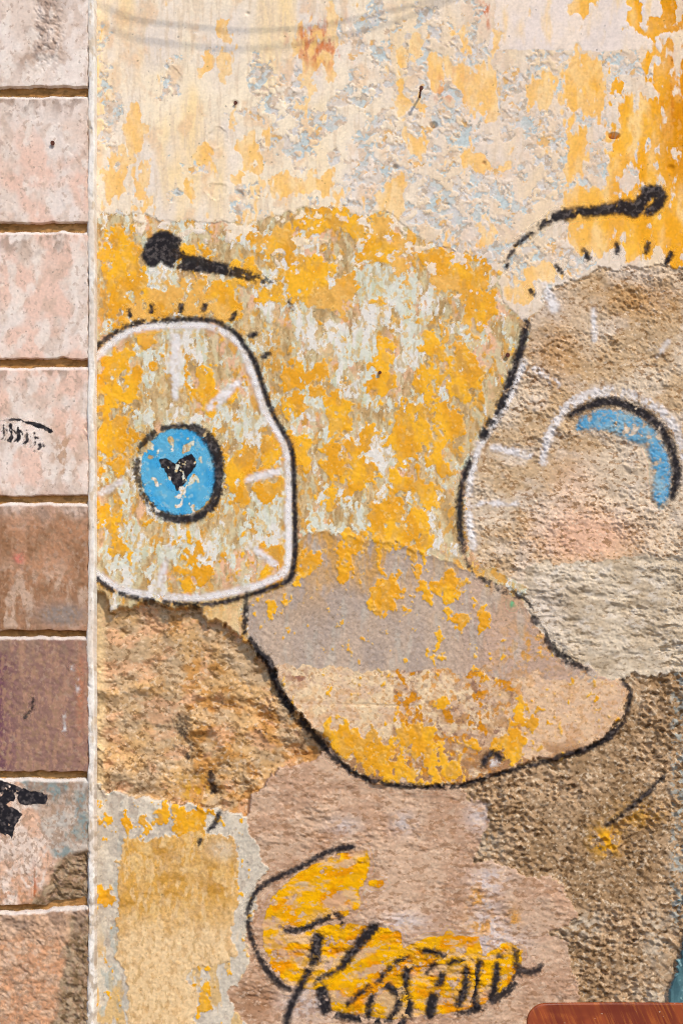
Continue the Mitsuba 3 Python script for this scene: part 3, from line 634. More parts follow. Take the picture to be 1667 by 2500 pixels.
# a crack with a raised lip, and a tooled line, on the grey coat; holes; pock marks
lip = sdf_line(wu, wv, L([(725, 1310), (770, 1308), (830, 1300), (900, 1312), (990, 1330), (1080, 1372), (1160, 1400)], 1))
H += 2.4 * np.exp(-(np.maximum(lip, 0) / 5.0) ** 2)
H -= 1.6 * np.exp(-(np.maximum(sdf_line(U, V + 1.2 * zn(U / 40, V, 2, 52), [(720, 1716, 1), (950, 1722, 1), (1080, 1727, 1)]), 0) / 2.5) ** 2)
H -= 1.6 * np.exp(-(np.maximum(sdf_line(U, V, [(930, 2372, 1), (1060, 2376, 1), (1260, 2384, 1)]), 0) / 2.5) ** 2)
for hu, hv, ru, rv, dep in ((1497, 333, 12, 6, 26), (1057, 306, 9, 7, 16), (1275, 908, 6, 6, 5), (574, 253, 8, 7, 5), (605, 34, 5, 4, 4), (965, 410, 8, 6, 6), (1180, 400, 5, 5, 5), (1635, 412, 9, 8, 5), (586, 478, 9, 13, 7), (1430, 1552, 22, 7, 6), (1290, 830, 8, 5, 5),
                            (1333, 1494, 14, 5, 7), (1400, 1515, 20, 6, 7), (1530, 1460, 16, 5, 7), (1460, 1455, 18, 6, 6), (1090, 500, 7, 4, 5), (1610, 1665, 18, 8, 8), (1250, 2055, 9, 7, 6)):
    H -= dep * np.exp(-(((U - hu) / ru) ** 2 + ((V - hv) / rv) ** 2) ** 2)
for hu, hv, ru, rv in ((630, 190, 26, 32), (419, 195, 16, 30), (528, 340, 24, 28), (425, 475, 15, 15), (530, 466, 24, 20), (628, 475, 12, 12), (1118, 302, 24, 26)):
    r = np.hypot((wu - hu) / ru, (wv - hv) / rv)
    H += 1.5 * np.exp(-((r - 1) / 0.13) ** 2) - 1.3 * (r < 1)
H = ndimage.gaussian_filter(H, 0.45) / 1000.0
xs, zs = X(us), Z(vs)
P = np.stack([np.broadcast_to(xs, U.shape), -H, np.broadcast_to(zs[:, None], U.shape)], -1)
dv, du = np.gradient(H, zs, xs)
NRM = np.stack([-du, -np.ones_like(H), -dv], -1)
NRM /= np.linalg.norm(NRM, axis=-1, keepdims=True)
NR, NC = U.shape
IDX = np.arange(NR * NC).reshape(NR, NC)
quadA = np.stack([IDX[:-1, :-1], IDX[1:, :-1], IDX[1:, 1:]], -1).reshape(-1, 3)      # upper-left and lower-right halves
quadB = np.stack([IDX[:-1, :-1], IDX[1:, 1:], IDX[:-1, 1:]], -1).reshape(-1, 3)
keyA, keyB = IDX[1:, :-1].ravel(), IDX[:-1, 1:].ravel()                              # the corner that decides a half's coat


def carve(mask):                # the triangles whose deciding corner lies in the mask
    mm = mask.ravel()
    f = np.vstack([quadA[mm[keyA]], quadB[mm[keyB]]])
    if not len(f):
        return None
    vid, inv = np.unique(f, return_inverse=True)
    return (P.reshape(-1, 3)[vid], inv.reshape(-1, 3)), NRM.reshape(-1, 3)[vid], vid


def coat(name, mask, bsdf, field=None, **kw):
    r = carve(mask)
    if r:
        if field is not None:
            t = field.ravel()[r[2]]
            kw['uv'] = np.stack([t, 0 * t], 1)
        return put('plaster_wall__' + name, r[0], bsdf, normals=r[1], **kw)


tag('plaster_wall', 'peeling yellow and cream plaster wall painted with a big cartoon face with blue eyes', 'wall')


def islands(name, mask, bsdf, most, rest, least=60, field=None):
    lab, n = ndimage.label(mask)
    size = ndimage.sum_labels(mask, lab, np.arange(1, n + 1))
    for k in np.argsort(-size)[:most]:
        if size[k] > least:
            coat(name, lab == k + 1, bsdf, field)
            mask = mask & (lab != k + 1)
    coat(rest, mask, bsdf, field, kind='stuff')


coat('cream_limewash', cls == CREAM, 'm_cream', label='smooth cream limewash coat across the top of the wall')
coat('flaking_paint', cls == FLAKYC, 'm_flaky', label='rough flaking grey and beige paint layers in the upper wall')
coat('paint_remnants', cls == REMNANT, 'm_cream', kind='stuff')
coat('old_paint', cls == UNDERC, 'm_under', label='pale grey-blue old paint showing through the flakes')
coat('whitewash_patch', cls == LILAC, 'm_lilac', label='smooth pale lilac whitewash patch with a straight lower edge in the top corner')
coat('worn_plaster', cls == TAN, 'm_tan', label='worn tan plaster showing between paint remains around the blue eye')
coat('bare_plaster', cls == NOSEZ, 'm_nose', label='bare grey-pink plaster of the painted nose')
coat('cream_plaster_band', cls == BAND, 'm_band', label='cream and rust-stained plaster band along the lower nose')
coat('sandy_render', cls == ROUGH, 'm_rough', label='rough sandy render under the second, half-lost eye')
coat('grey_render', cls == GREY, 'm_grey', label='pitted grey render right of the nose')
coat('pebbly_render', cls == DARK, 'm_dark', label='dark brown pebbly render at the lower right')
coat('exposed_stone', cls == STONEZ, 'm_stone', label='rough brown stone exposed in a deep hole below the round eye')
coat('mortar_patch', cls == MORTARZ, 'm_mortar', label='pinkish mortar patch around the painted mouth')
coat('skim_coat', cls == PALE, 'm_pale', label='grey-white skim coat framing the ochre square')
coat('ochre_square', cls == OCHREZ, 'm_ochre', label='faded square of ochre paint in the lower left')
coat('teal_plaster', cls == TEAL, 'm_teal', label='smooth teal painted plaster edge beside the chair')
islands('yellow_wash', cls == WASHC, 'm_wash', 40, 'yellow_wash_specks', field=fw)
islands('yellow_paint_flake', cls == YELLOWC, 'm_yellow', 90, 'yellow_paint_specks', field=fy)
islands('pale_green_flake', cls == MINTC, 'm_mint', 40, 'pale_green_specks')


# ------------------------------------------------------------------ the painted face: thin films of paint that follow the relief
def film(name, dist, bsdf, wear=0.3, lift=0.0006, soft=10.0, **kw):
    """dist(u, v): drawing units outside the painted shape's edge; the film keeps the wall's own grid."""
    near = DIST_WINDOW(dist)
    if near is None:
        return
    (r0, r1, c0, c1), D = near
    keep = np.zeros(U.shape, bool)
    keep[r0:r1, c0:c1] = D < soft
    mm = keep.ravel()
    f = np.vstack([quadA[mm[quadA].any(1)], quadB[mm[quadB].any(1)]])
    vid, inv = np.unique(f, return_inverse=True)
    full = np.full(U.shape, 20.0); full[r0:r1, c0:c1] = D
    d = np.clip(full.ravel()[vid] / 40.0 + 0.5, 0, 1)
    w = wear(U.ravel()[vid], V.ravel()[vid]) if callable(wear) else np.full(len(vid), wear)
    pts = P.reshape(-1, 3)[vid] + NRM.reshape(-1, 3)[vid] * lift * 0.3 + [0, -lift, 0]
    return put(name, (pts, inv.reshape(-1, 3)), bsdf, normals=NRM.reshape(-1, 3)[vid], uv=np.stack([d, w], 1), **kw)


def DIST_WINDOW(dist):
    kind, data = dist
    allp = np.vstack([np.asarray(x)[:, :2] for x in data])
    pad = 60
    c0, c1 = np.searchsorted(us, [allp[:, 0].min() - pad, allp[:, 0].max() + pad])
    r0, r1 = np.searchsorted(vs, [allp[:, 1].min() - pad, allp[:, 1].max() + pad])
    c1, r1 = min(c1, NC), min(r1, NR)
    a = (slice(r0, r1), slice(c0, c1))
    if kind == 'line':
        D = np.min([sdf_line(U[a], V[a], x) for x in data], 0)
    else:
        D = np.min([sdf_poly(U[a], V[a], x) for x in data], 0)
    return (r0, r1, c0, c1), D


def lines(*x): return 'line', [np.asarray(p, float) for p in x]
def polys(*x): return 'poly', [np.asarray(p, float) for p in x]
def ellipse(cu, cv, ru, rv, n=36):
    t = np.arange(n) * 2 * np.pi / n
    return np.stack([cu + ru * np.cos(t), cv + rv * np.sin(t)], 1)
def dash(cu, cv, half, w, deg):
    a = math.radians(deg)
    return [(cu - half * math.sin(a), cv + half * math.cos(a), w * 0.7), (cu, cv, w), (cu + half * math.sin(a), cv - half * math.cos(a), w * 0.75)]


W = 'plaster_wall__'
# the round eye
eye = film(W + 'painted_eye', lines(L([(226, 884), (236, 875), (279, 832), (321, 808), (375, 797), (429, 794), (493, 794), (536, 805), (573, 829), (595, 856), (611, 899), (627, 941), (648, 1006), (675, 1049), (696, 1091), (704, 1134), (706, 1209), (704, 1250), (706, 1320), (702, 1379), (680, 1406),
           (616, 1434), (536, 1452), (471, 1460), (407, 1458), (343, 1450), (305, 1442), (268, 1423), (236, 1400)], 9.5)), 'paint_white', 0.1, label='white outline of the round eye with the heart pupil')
E = eye + '__'
film(E + 'outline', lines(L([(226, 858), (250, 836), (279, 813), (321, 794), (375, 783), (455, 780), (514, 783), (546, 795), (579, 818), (605, 856), (624, 888), (638, 931), (654, 979), (670, 1016), (691, 1054), (710, 1091), (717, 1134), (719, 1199), (720, 1250), (721, 1294), (719, 1369), (707, 1414), (664, 1434),
     (611, 1452), (546, 1470), (482, 1477), (418, 1473), (364, 1467), (300, 1452), (250, 1424), (232, 1408)], 6.0)), 'paint_black', lambda u, v: np.clip(0.34 - (u - 300) / 1200, 0.05, 0.34), lift=0.0009)
film(E + 'iris', polys(ellipse(438, 1153, 94, 107)), 'paint_lake', lambda u, v: 0.2 + 0.4 * np.exp(-((u - 420) / 45) ** 2 - ((v - 1095) / 30) ** 2), label='flat blue iris with chipped paint')
film(E + 'iris_ring', lines(spline([(344, 1100, 8), (362, 1072, 9), (390, 1050, 8), (425, 1042, 6), (465, 1042, 9), (500, 1062, 13), (526, 1100, 14), (535, 1150, 13), (530, 1205, 12), (508, 1246, 11), (470, 1266, 10), (425, 1266, 10), (385, 1250, 9), (352, 1210, 7), (336, 1160, 7), (335, 1125, 7)])), 'paint_black',
     lambda u, v: np.clip(0.5 - (u - 330) / 400, 0.15, 0.5), lift=0.0009, label='black ring round the blue iris, rubbed off on one side')
film(E + 'pupil', polys([(391, 1123), (405, 1119), (418, 1124), (429, 1134), (438, 1122), (452, 1112), (468, 1109), (478, 1120), (477, 1140), (462, 1160), (450, 1182), (434, 1197), (420, 1180), (408, 1158), (396, 1142)]), 'paint_ink', 0.2, lift=0.0012, label='black heart-shaped pupil')
for a in ([(579, 936, 9), (545, 968, 12), (514, 995, 10)], [(696, 1150, 8), (650, 1158, 9), (605, 1172, 8)], [(412, 1336, 8), (400, 1390, 7), (386, 1449, 8)], [(627, 1342, 9), (691, 1395, 8)], [(429, 800, 13), (427, 880, 12), (430, 968, 8)], [(296, 1177, 8), (250, 1204, 9)]):
    film(E + 'ray', lines(spline(a)), 'paint_white', 0.22)
for a in ((319, 770, 11, 5.5, -14), (371, 758, 12, 6, 0), (443, 755, 9, 6.5, 10), (498, 758, 12, 6.5, 16), (570, 776, 12, 6, 32), (616, 819, 9, 6.5, 66), (648, 869, 9, 6.5, 58)):
    film(E + 'eyelash', lines(dash(*a)), 'paint_black', 0.1, lift=0.0009)
brow = film(W + 'eyebrow', lines(spline([(372, 632, 20), (384, 608, 31), (404, 598, 33), (416, 622, 28), (446, 638, 21), (484, 645, 19), (530, 654, 15), (575, 664, 13), (615, 676, 10), (650, 690, 8), (677, 708, 4)]), [(356, 626, 10), (400, 580, 16), (428, 590, 14)], [(706, 738, 4), (713, 758, 3)]), 'paint_black', lambda u, v: np.clip(0.1 + (u - 450) / 800, 0.1, 0.4),
            lift=0.0009, label='thick black eyebrow with a blob at its left end, over the round eye')
# the half-lost eye on the render
eye2 = film(W + 'painted_eye', lines(L([(1277, 882), (1256, 941), (1229, 995), (1197, 1049), (1170, 1091), (1154, 1140), (1146, 1188), (1143, 1247), (1146, 1272), (1156, 1336)], 9)), 'paint_white', 0.2, lift=0.0008, label='broken white outline of the second eye on sandy render')
E = eye2 + '__'
film(E + 'outline', lines(L([(1284, 790), (1272, 845), (1256, 888), (1240, 941), (1221, 990), (1197, 1032), (1178, 1065)], 8), L([(1150, 1120), (1132, 1166), (1122, 1225), (1122, 1250), (1124, 1294), (1130, 1347)], 6)), 'paint_soft', 0.42, lift=0.0011)
film(E + 'iris', polys([(1402, 1052), (1422, 1018), (1464, 1000), (1513, 1003), (1561, 1022), (1598, 1054), (1625, 1102), (1637, 1156), (1631, 1215), (1614, 1241), (1598, 1220), (1593, 1129), (1577, 1083), (1539, 1073), (1497, 1054), (1443, 1043)]), 'paint_haze', 0.45, lift=0.0008, label='crescent remains of a blue iris')
film(E + 'iris_ring', lines(spline([(1392, 1014, 5), (1432, 992, 8), (1480, 980, 10), (1534, 991, 10), (1588, 1022, 10), (1625, 1065, 9), (1646, 1118, 9), (1651, 1166, 9), (1640, 1215, 6)])), 'paint_soft', 0.3, lift=0.0011)
film(E + 'iris_halo', lines(spline([(1325, 1126, 9), (1336, 1075, 11), (1363, 1018, 12), (1400, 984, 13), (1459, 957, 14), (1523, 959, 13), (1580, 982, 12), (1625, 1014, 12), (1660, 1075, 10), (1676, 1156, 9)])), 'paint_white', 0.42, lift=0.0006)
for a in ([(1202, 1091, 8), (1288, 1110, 10)], [(1146, 1228, 8), (1261, 1228, 7)], [(1448, 754, 6), (1451, 829, 8)], [(1630, 834, 6), (1604, 866, 7)], [(1306, 900, 7), (1360, 938, 8)], [(1330, 700, 10), (1352, 750, 14)]):
    film(E + 'ray', lines(a), 'paint_white', 0.3, lift=0.0008)
for a in ((1430, 623, 12, 7, -32), (1505, 608, 11, 7, 0), (1578, 607, 12, 7, 14), (1630, 633, 15, 7, 28)):
    film(E + 'eyelash', lines(dash(*a)), 'paint_black', 0.1, lift=0.0009)
for a in ((1364, 659, 12, 4.5, -35), (1297, 715, 7, 5, -50)):
    film(E + 'eyelash', lines(dash(*a)), 'paint_black', 0.3, lift=0.0009)
film(W + 'eyebrow', lines(spline([(1235, 655, 2), (1241, 628, 3), (1256, 603, 4), (1282, 582, 4), (1315, 555, 5), (1348, 533, 9), (1381, 524, 13), (1407, 521, 12), (1457, 516, 11), (1496, 509, 14), (1529, 508, 17), (1548, 512, 18), (1565, 493, 15), (1577, 474, 14), (1598, 469, 15), (1611, 486, 12), (1596, 508, 12), (1578, 518, 8)])), 'paint_soft',
     lambda u, v: np.clip(0.6 - (u - 1300) / 420, 0.12, 0.6), lift=0.0009, label='black eyebrow with a looped right end over the half-lost eye')
# nose, nostril, mouth
film(W + 'nose_outline', lines(spline([(603, 1449, 5.9), (600, 1500, 6.7), (596, 1545, 5.0)]), spline([(611, 1560, 5.0), (632, 1591, 8.4), (656, 1616, 10.1), (672, 1658, 10.9), (691, 1701, 10.9), (718, 1740, 10.9), (750, 1778, 10.1), (779, 1808, 8.4), (815, 1850, 6.7), (859, 1883, 6.7), (907, 1904, 6.7), (966, 1918, 5.9), (1041, 1921, 6.7),
     (1106, 1919, 6.7), (1148, 1911, 5.9), (1202, 1893, 5.0), (1309, 1866, 5.0), (1368, 1847, 6.7), (1432, 1828, 7.6), (1481, 1803, 9.2), (1515, 1766, 8.4), (1534, 1722, 7.6), (1537, 1685, 6.7), (1518, 1660, 5.0)])), 'paint_black', 0.3, lift=0.001, label='black line round the bottom of the big nose')
film(W + 'nose_outline', lines(spline([(1126, 1345, 3.5), (1142, 1378, 3.5), (1168, 1405, 4.2), (1202, 1430, 6.7), (1250, 1447, 7.6), (1277, 1466, 8.4), (1298, 1502, 9.2), (1320, 1541, 9.2), (1352, 1584, 9.2), (1390, 1615, 7.6), (1432, 1635, 5.0)])), 'paint_black', 0.38, lift=0.001, label='black line between nose and grey render')
film(W + 'nostril_fill', polys(ellipse(1207, 1862, 11, 11)), 'paint_white', 0.5, label='small pale spot inside the dark-rimmed nostril')
film(W + 'nostril', lines(spline([(1180, 1868, 5), (1186, 1850, 6), (1205, 1838, 6), (1222, 1850, 5)])), 'paint_soft', 0.1, lift=0.0012)
film(W + 'paint_mark', lines(spline([(434, 1760, 6), (446, 1800, 9), (462, 1845, 10)]), spline([(512, 1890, 8), (520, 1930, 10)])), 'paint_black', 0.55, lift=0.0012, label='faint black marks sprayed on the brown stone')
film(W + 'paint_mark', lines(spline([(536, 1985, 5), (524, 2012, 5.5), (510, 2027, 4)]), [(490, 2052, 5), (486, 2062, 3)]), 'paint_black', 0.15, lift=0.0009, label='short black stroke above the ochre square')
film(W + 'paint_mark', lines(spline([(1622, 1898, 6), (1580, 1935, 7), (1530, 1980, 5), (1480, 2015, 3)])), 'paint_black', 0.32, lift=0.0014, label='slanting black stroke on the pebbly render')
film(W + 'paint_mark', polys(ellipse(1249, 1474, 6, 10)), 'paint_green', 0.3, lift=0.0009, label='tiny green paint dab beside the nose line')
mouth = film(W + 'painted_mouth', polys([(690, 2275), (720, 2285), (762, 2272), (800, 2258), (845, 2256), (905, 2262), (975, 2272), (985, 2315), (1040, 2288), (1080, 2285), (1095, 2268), (1110, 2285), (1170, 2288), (1178, 2335), (1235, 2300), (1258, 2305), (1276, 2320), (1268, 2360), (1250, 2396), (1225, 2420), (1180, 2450), (1120, 2470),
             (1040, 2480), (960, 2490), (880, 2482), (812, 2470), (800, 2420), (740, 2412), (695, 2400), (655, 2350), (645, 2320), (640, 2260), (652, 2220), (665, 2190), (700, 2155), (760, 2112), (830, 2083), (896, 2073), (904, 2114), (886, 2160), (872, 2180), (886, 2206), (860, 2228), (835, 2238), (790, 2246), (750, 2262), (715, 2268)],
             ellipse(919, 2157, 20, 9, 16)), 'paint_gold', 0.17, lift=0.0006, label='yellow painted lips of the mouth with chipped paint')
M_ = mouth + '__'
film(M_ + 'outline', lines(spline([(861, 2068, 6), (834, 2071, 8), (800, 2081, 7), (762, 2100, 7), (730, 2119, 7), (695, 2135, 7), (660, 2151, 7), (634, 2167, 7), (615, 2194, 6), (606, 2221, 6), (604, 2248, 6), (609, 2274, 6), (620, 2309, 6), (636, 2344, 7), (658, 2376, 9), (682, 2400, 9), (704, 2416, 7)])), 'paint_black', 0.22, lift=0.001)
film(M_ + 'outline', lines(spline([(1258, 2315, 6), (1260, 2347, 8), (1267, 2371, 10), (1257, 2396, 9), (1238, 2420, 9), (1186, 2454, 9), (1153, 2466, 8), (1119, 2476, 6)]), spline([(1272, 2371, 8), (1300, 2372, 9), (1322, 2360, 6)])), 'paint_black', 0.45, lift=0.001)
film(M_ + 'lip_line', lines(spline([(700, 2272, 7), (730, 2272, 7), (762, 2258, 7), (794, 2245, 7), (821, 2236, 8), (837, 2243, 7), (836, 2256, 4)])), 'paint_black', 0.3, lift=0.001)
for w, a in ((0.25, [(775, 2296, 15), (770, 2325, 15), (766, 2344, 13)]), (0.4, [(762, 2352, 10), (751, 2378, 9), (730, 2416, 8), (708, 2462, 8), (698, 2505, 8)]), (0.4, [(912, 2264, 13), (888, 2290, 13), (864, 2320, 11), (837, 2357, 7), (816, 2373, 4), (767, 2395, 6)]),
             (0.35, [(950, 2363, 5), (923, 2397, 4)]), (0.25, [(848, 2454, 3), (896, 2413, 5), (928, 2405, 8), (955, 2413, 9), (974, 2435, 8), (966, 2467, 8), (950, 2489, 8)]), (0.25, [(909, 2425, 5), (903, 2450, 8), (899, 2482, 6)]), (0.5, [(783, 2408, 14), (794, 2462, 16)]),
             (0.4, [(808, 2475, 7), (848, 2484, 8), (901, 2491, 8), (984, 2496, 8)]), (0.25, [(1137, 2365, 6), (1136, 2408, 9), (1119, 2451, 8)]), (0.2, [(1171, 2347, 6), (1162, 2390, 8), (1156, 2433, 8), (1165, 2458, 9)]), (0.35, [(1212, 2359, 8), (1209, 2396, 9), (1200, 2433, 8)]),
             (0.2, [(1217, 2330, 5), (1219, 2342, 6)]), (0.4, [(1096, 2354, 5), (1110, 2344, 6), (1128, 2350, 6), (1136, 2368, 6)]), (0.4, [(1036, 2322, 6), (1064, 2325, 7), (1082, 2336, 6)]), (0.3, [(1067, 2347, 4), (1042, 2374, 3)]), (0.4, [(920, 2399, 4), (951, 2365, 5), (969, 2347, 5), (997, 2338, 5)]),
             (0.45, [(1003, 2347, 8), (993, 2371, 9), (990, 2414, 9), (997, 2460, 11), (984, 2496, 11)]), (0.5, [(1079, 2384, 9), (1070, 2404, 8)]), (0.42, [(1057, 2436, 14), (1049, 2474, 14)])):
    film(M_ + 'tooth_line', lines(spline([(p, q, r * 0.86) for p, q, r in a], 4)), 'paint_soft', 0.6 * w, lift=0.0012, soft=14.0)

# ------------------------------------------------------------------ the pilaster of stone blocks on the left
DEP = 0.045


def FX(u, d=DEP): return X(833.5 + (np.asarray(u, float) - 833.5) * (1 - d / CAM_D))
def FZ(v, d=DEP): return Z(CAM_V + (np.asarray(v, float) - CAM_V) * (1 - d / CAM_D))


PIL = 'rusticated_pilaster'
tag(PIL, 'pilaster of pale painted stone blocks with deep joints along the left edge', 'pilaster')
courses = [(-460, -118), (-92, 207), (229, 539), (560, 871), (892, 1207), (1224, 1537), (1552, 1883), (1899, 2197), (2221, 2520), (2542, 3000), (-786, -486), (-1112, -812), (-1438, -1138)]
pu = np.concatenate([np.arange(-700, -20, 20.0), np.arange(-20, 216, 2.0), [216]])
LABELS = ['', 'top stone block with rough scabbed plaster', 'pinkish stone block with a rusty spot, second from the top', 'pink streaked stone block, third from the top', 'pale stone block with a row of small black figures', 'brown grimy stone block with a grey smear', 'purple-stained brown stone block',
          'stone block with black paint and a grey-green patch', 'lowest visible block of bare rough stone', '']
tops = {}
for k, (v0, v1) in enumerate(courses):
    rows = np.concatenate([[v0, v0 + 1, v0 + 5, v0 + 10], np.arange(v0 + 12, v1 - 3, 2.0), [v1 - 1.5, v1]])
    dep = np.concatenate([[0.016, 0.034, 0.041, 0.0447], np.full(len(rows) - 6, 0.045), [0.045, 0.0446]])
    a, b = np.meshgrid(pu, rows)
    d = np.broadcast_to(dep[:, None], a.shape).copy()
    edge = np.minimum(np.clip((b - v0) / 40, 0, 1), np.clip((v1 - b) / 40, 0, 1))
    slant = 0.0
    if k == 7:
        slant = np.where(b > 2080, (b - 2080) / 116.0, 0) * np.interp(a, [0, 110, 130, 216], [13, 13, 0, -3])
    if k == 8:
        slant = np.where(b < 2300, (2300 - b) / 78.0, 0) * np.interp(a, [0, 110, 130, 216], [3, 2, -6, -12])
    b2 = b + slant + (1 - edge) * 1.3 * zn(a / 24, b * 0 + k, 3, 61 + k)
    a2 = a - np.where(a > 205, 1.6 * np.abs(zn(b / 18, b * 0, 3, 80 + k)), 0)
    h = 0.5 * zn(a / 60, b / 90, 3, 62) + 0.08 * zn(a / 8, b / 10, 2, 63)
    if k == 1:
        patch = np.exp(-((a - 115) / 38) ** 4 - ((b - 60) / 105) ** 4)
        qq = fb(a / 16, b / 16, 4, 64)
        h += patch * (1.6 * (np.floor(qq * 9) % 2) + 1.2 * zn(a / 10, b / 10, 2, 65) - 1.5)
    if k == 2:
        h += 1.0 * np.clip(zn(a / 18, b / 20, 4, 66) - 0.8, 0, 1.2)
    if k == 4:      # broken corner plaster
        h -= 9 * np.exp(-((a - 222) / 16) ** 2 - ((b - 1040) / 38) ** 4) * (0.7 + 0.25 * zn(a / 7, b / 8, 2, 67))
    if 5 <= k <= 9:
        h += 0.5 * zn(a / 9, b / 8, 3, 68)
    if k == 7:
        wob = 8 * zn(a / 24, b / 30, 2, 69)
        r = 1 / (1 + np.exp(-np.clip(((a - 155) + 0.62 * (b - 2098) + wob) / 5, -30, 30))) / (1 + np.exp(-np.clip((b + 0.3 * (a - 150) - 2098) / 3, -30, 30)))
        h += r * (-10 + 2.4 * zn(a / 12, b / 8, 3, 70) + 2.5 * zn(a / 40, b / 24, 2, 71)) * (a > -20)
        h += 0.8 * zn(a / 12, b / 10, 3, 72) * np.clip((b - 2040) / 80, 0, 1)
    if k in (8, 9):
        wob = 8 * zn(a / 24, b / 30, 2, 73)
        r = 1 / (1 + np.exp(-np.clip(((a - 178) + 0.16 * (b - 2230) + wob) / 5, -30, 30)))
        h += (1 - r) * (1.3 * zn(a / 12, b / 9, 3, 74) + 2.0 * zn(a / 60, b / 50, 2, 75)) + r * (-3 + 2.2 * zn(a / 11, b / 10, 3, 76))
    front = np.clip((d - 0.018) / 0.027, 0, 1)
    y = -(d + front * h / 1000.0)
    vtx = np.stack([FX(a2), y, FZ(b2)], -1)
    # right flank that closes the block towards the corner bead
    nr, nc = a.shape
    I = np.arange(nr * nc).reshape(nr, nc)
    f = np.vstack([np.stack([I[:-1, :-1], I[1:, :-1], I[1:, 1:]], -1).reshape(-1, 3), np.stack([I[:-1, :-1], I[1:, 1:], I[:-1, 1:]], -1).reshape(-1, 3)])
    flank = vtx[:, -1].copy(); flank[:, 1] = -0.015
    J = nr * nc + np.arange(nr)
    f = np.vstack([f, np.stack([I[:-1, -1], I[1:, -1], J[1:]], -1), np.stack([I[:-1, -1], J[1:], J[:-1]], -1)])
    under = np.vstack([vtx[-1], vtx[-1] * [1, 0, 1] + [0, -0.018, 0]])                   # soffit over the joint below
    K = nr * nc + nr + np.arange(2 * nc).reshape(2, nc)
    outer = vtx[:, 0].copy(); outer[:, 1] = 0.004                                            # far flank, outside the picture
    O = nr * nc + nr + 2 * nc + np.arange(nr)
    f = np.vstack([f, np.stack([I[:-1, 0], O[1:], I[1:, 0]], -1), np.stack([I[:-1, 0], O[:-1], O[1:]], -1)])
    f = np.vstack([f, np.stack([K[0, :-1], K[1, :-1], K[1, 1:]], -1), np.stack([K[0, :-1], K[1, 1:], K[0, 1:]], -1)])
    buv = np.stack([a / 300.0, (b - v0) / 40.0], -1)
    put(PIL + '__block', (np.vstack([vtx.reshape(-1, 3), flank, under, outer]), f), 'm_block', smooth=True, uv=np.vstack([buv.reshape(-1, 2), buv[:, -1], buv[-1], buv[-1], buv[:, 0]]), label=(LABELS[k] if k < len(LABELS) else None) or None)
    tops[k] = (a2, b2, vtx)
for k, k2 in [(q, q + 1) for q in range(9)] + [(10, 0), (11, 10), (12, 11)]:
    v0, v1 = courses[k][1] - 16, courses[k2][0] + 16
    if k == 7:
        v1 += 14
    a, b = np.meshgrid(np.concatenate([np.arange(-690, -30, 30.0), np.arange(-30, 217, 6.0)]), np.linspace(v0, v1, 14))
    y = -(0.027 + 0.0008 * zn(a / 20, b / 12, 3, 90 + k))
    nr, nc = a.shape
    I = np.arange(nr * nc).reshape(nr, nc)
    f = np.vstack([np.stack([I[:-1, :-1], I[1:, :-1], I[1:, 1:]], -1).reshape(-1, 3), np.stack([I[:-1, :-1], I[1:, 1:], I[:-1, 1:]], -1).reshape(-1, 3)])
    put(PIL + '__joint', (np.stack([FX(a), y, FZ(b)], -1).reshape(-1, 3), f), 'm_joint', smooth=True)
# corner bead: a white painted arris running the whole height
bv = np.concatenate([np.arange(-1440, -40, 20.0), np.arange(-40, 2540, 4.0), np.arange(2540, 3001, 20.0)])
prof = [(212, 0.012), (213, 0.040), (215.5, 0.0445), (219, 0.0462), (227, 0.0462), (229.5, 0.0445), (230.8, 0.040), (231.4, 0.003)]
ring = []
for j, (pu_, pd) in enumerate(prof):
    w = (0.9 * zn(bv / 30, bv * 0 + 3 * j, 3, 95) + 1.1 * zn(bv / 160, bv * 0, 3, 55)) * (0.3 if j in (0, 7) else 1)
    chip = -0.0022 * np.clip(zn(bv / 14, bv * 0 + j * 0.5, 4, 96) - 0.7 + 0.5 * np.clip((bv - 1850) / 200, 0, 1), 0, 1.8) * (2 <= j <= 5)
    ring.append(np.stack([FX(pu_ + w), -(pd + chip), FZ(bv)], -1))
ring = np.stack(ring, 1)
nr, nc = ring.shape[:2]
I = np.arange(nr * nc).reshape(nr, nc)
f = np.vstack([np.stack([I[:-1, :-1], I[1:, :-1], I[1:, 1:]], -1).reshape(-1, 3), np.stack([I[:-1, :-1], I[1:, 1:], I[:-1, 1:]], -1).reshape(-1, 3)])
put(PIL + '__corner_bead', (ring.reshape(-1, 3), f), 'm_bead', smooth=40, label='whitish painted corner bead at the inner edge of the pilaster')


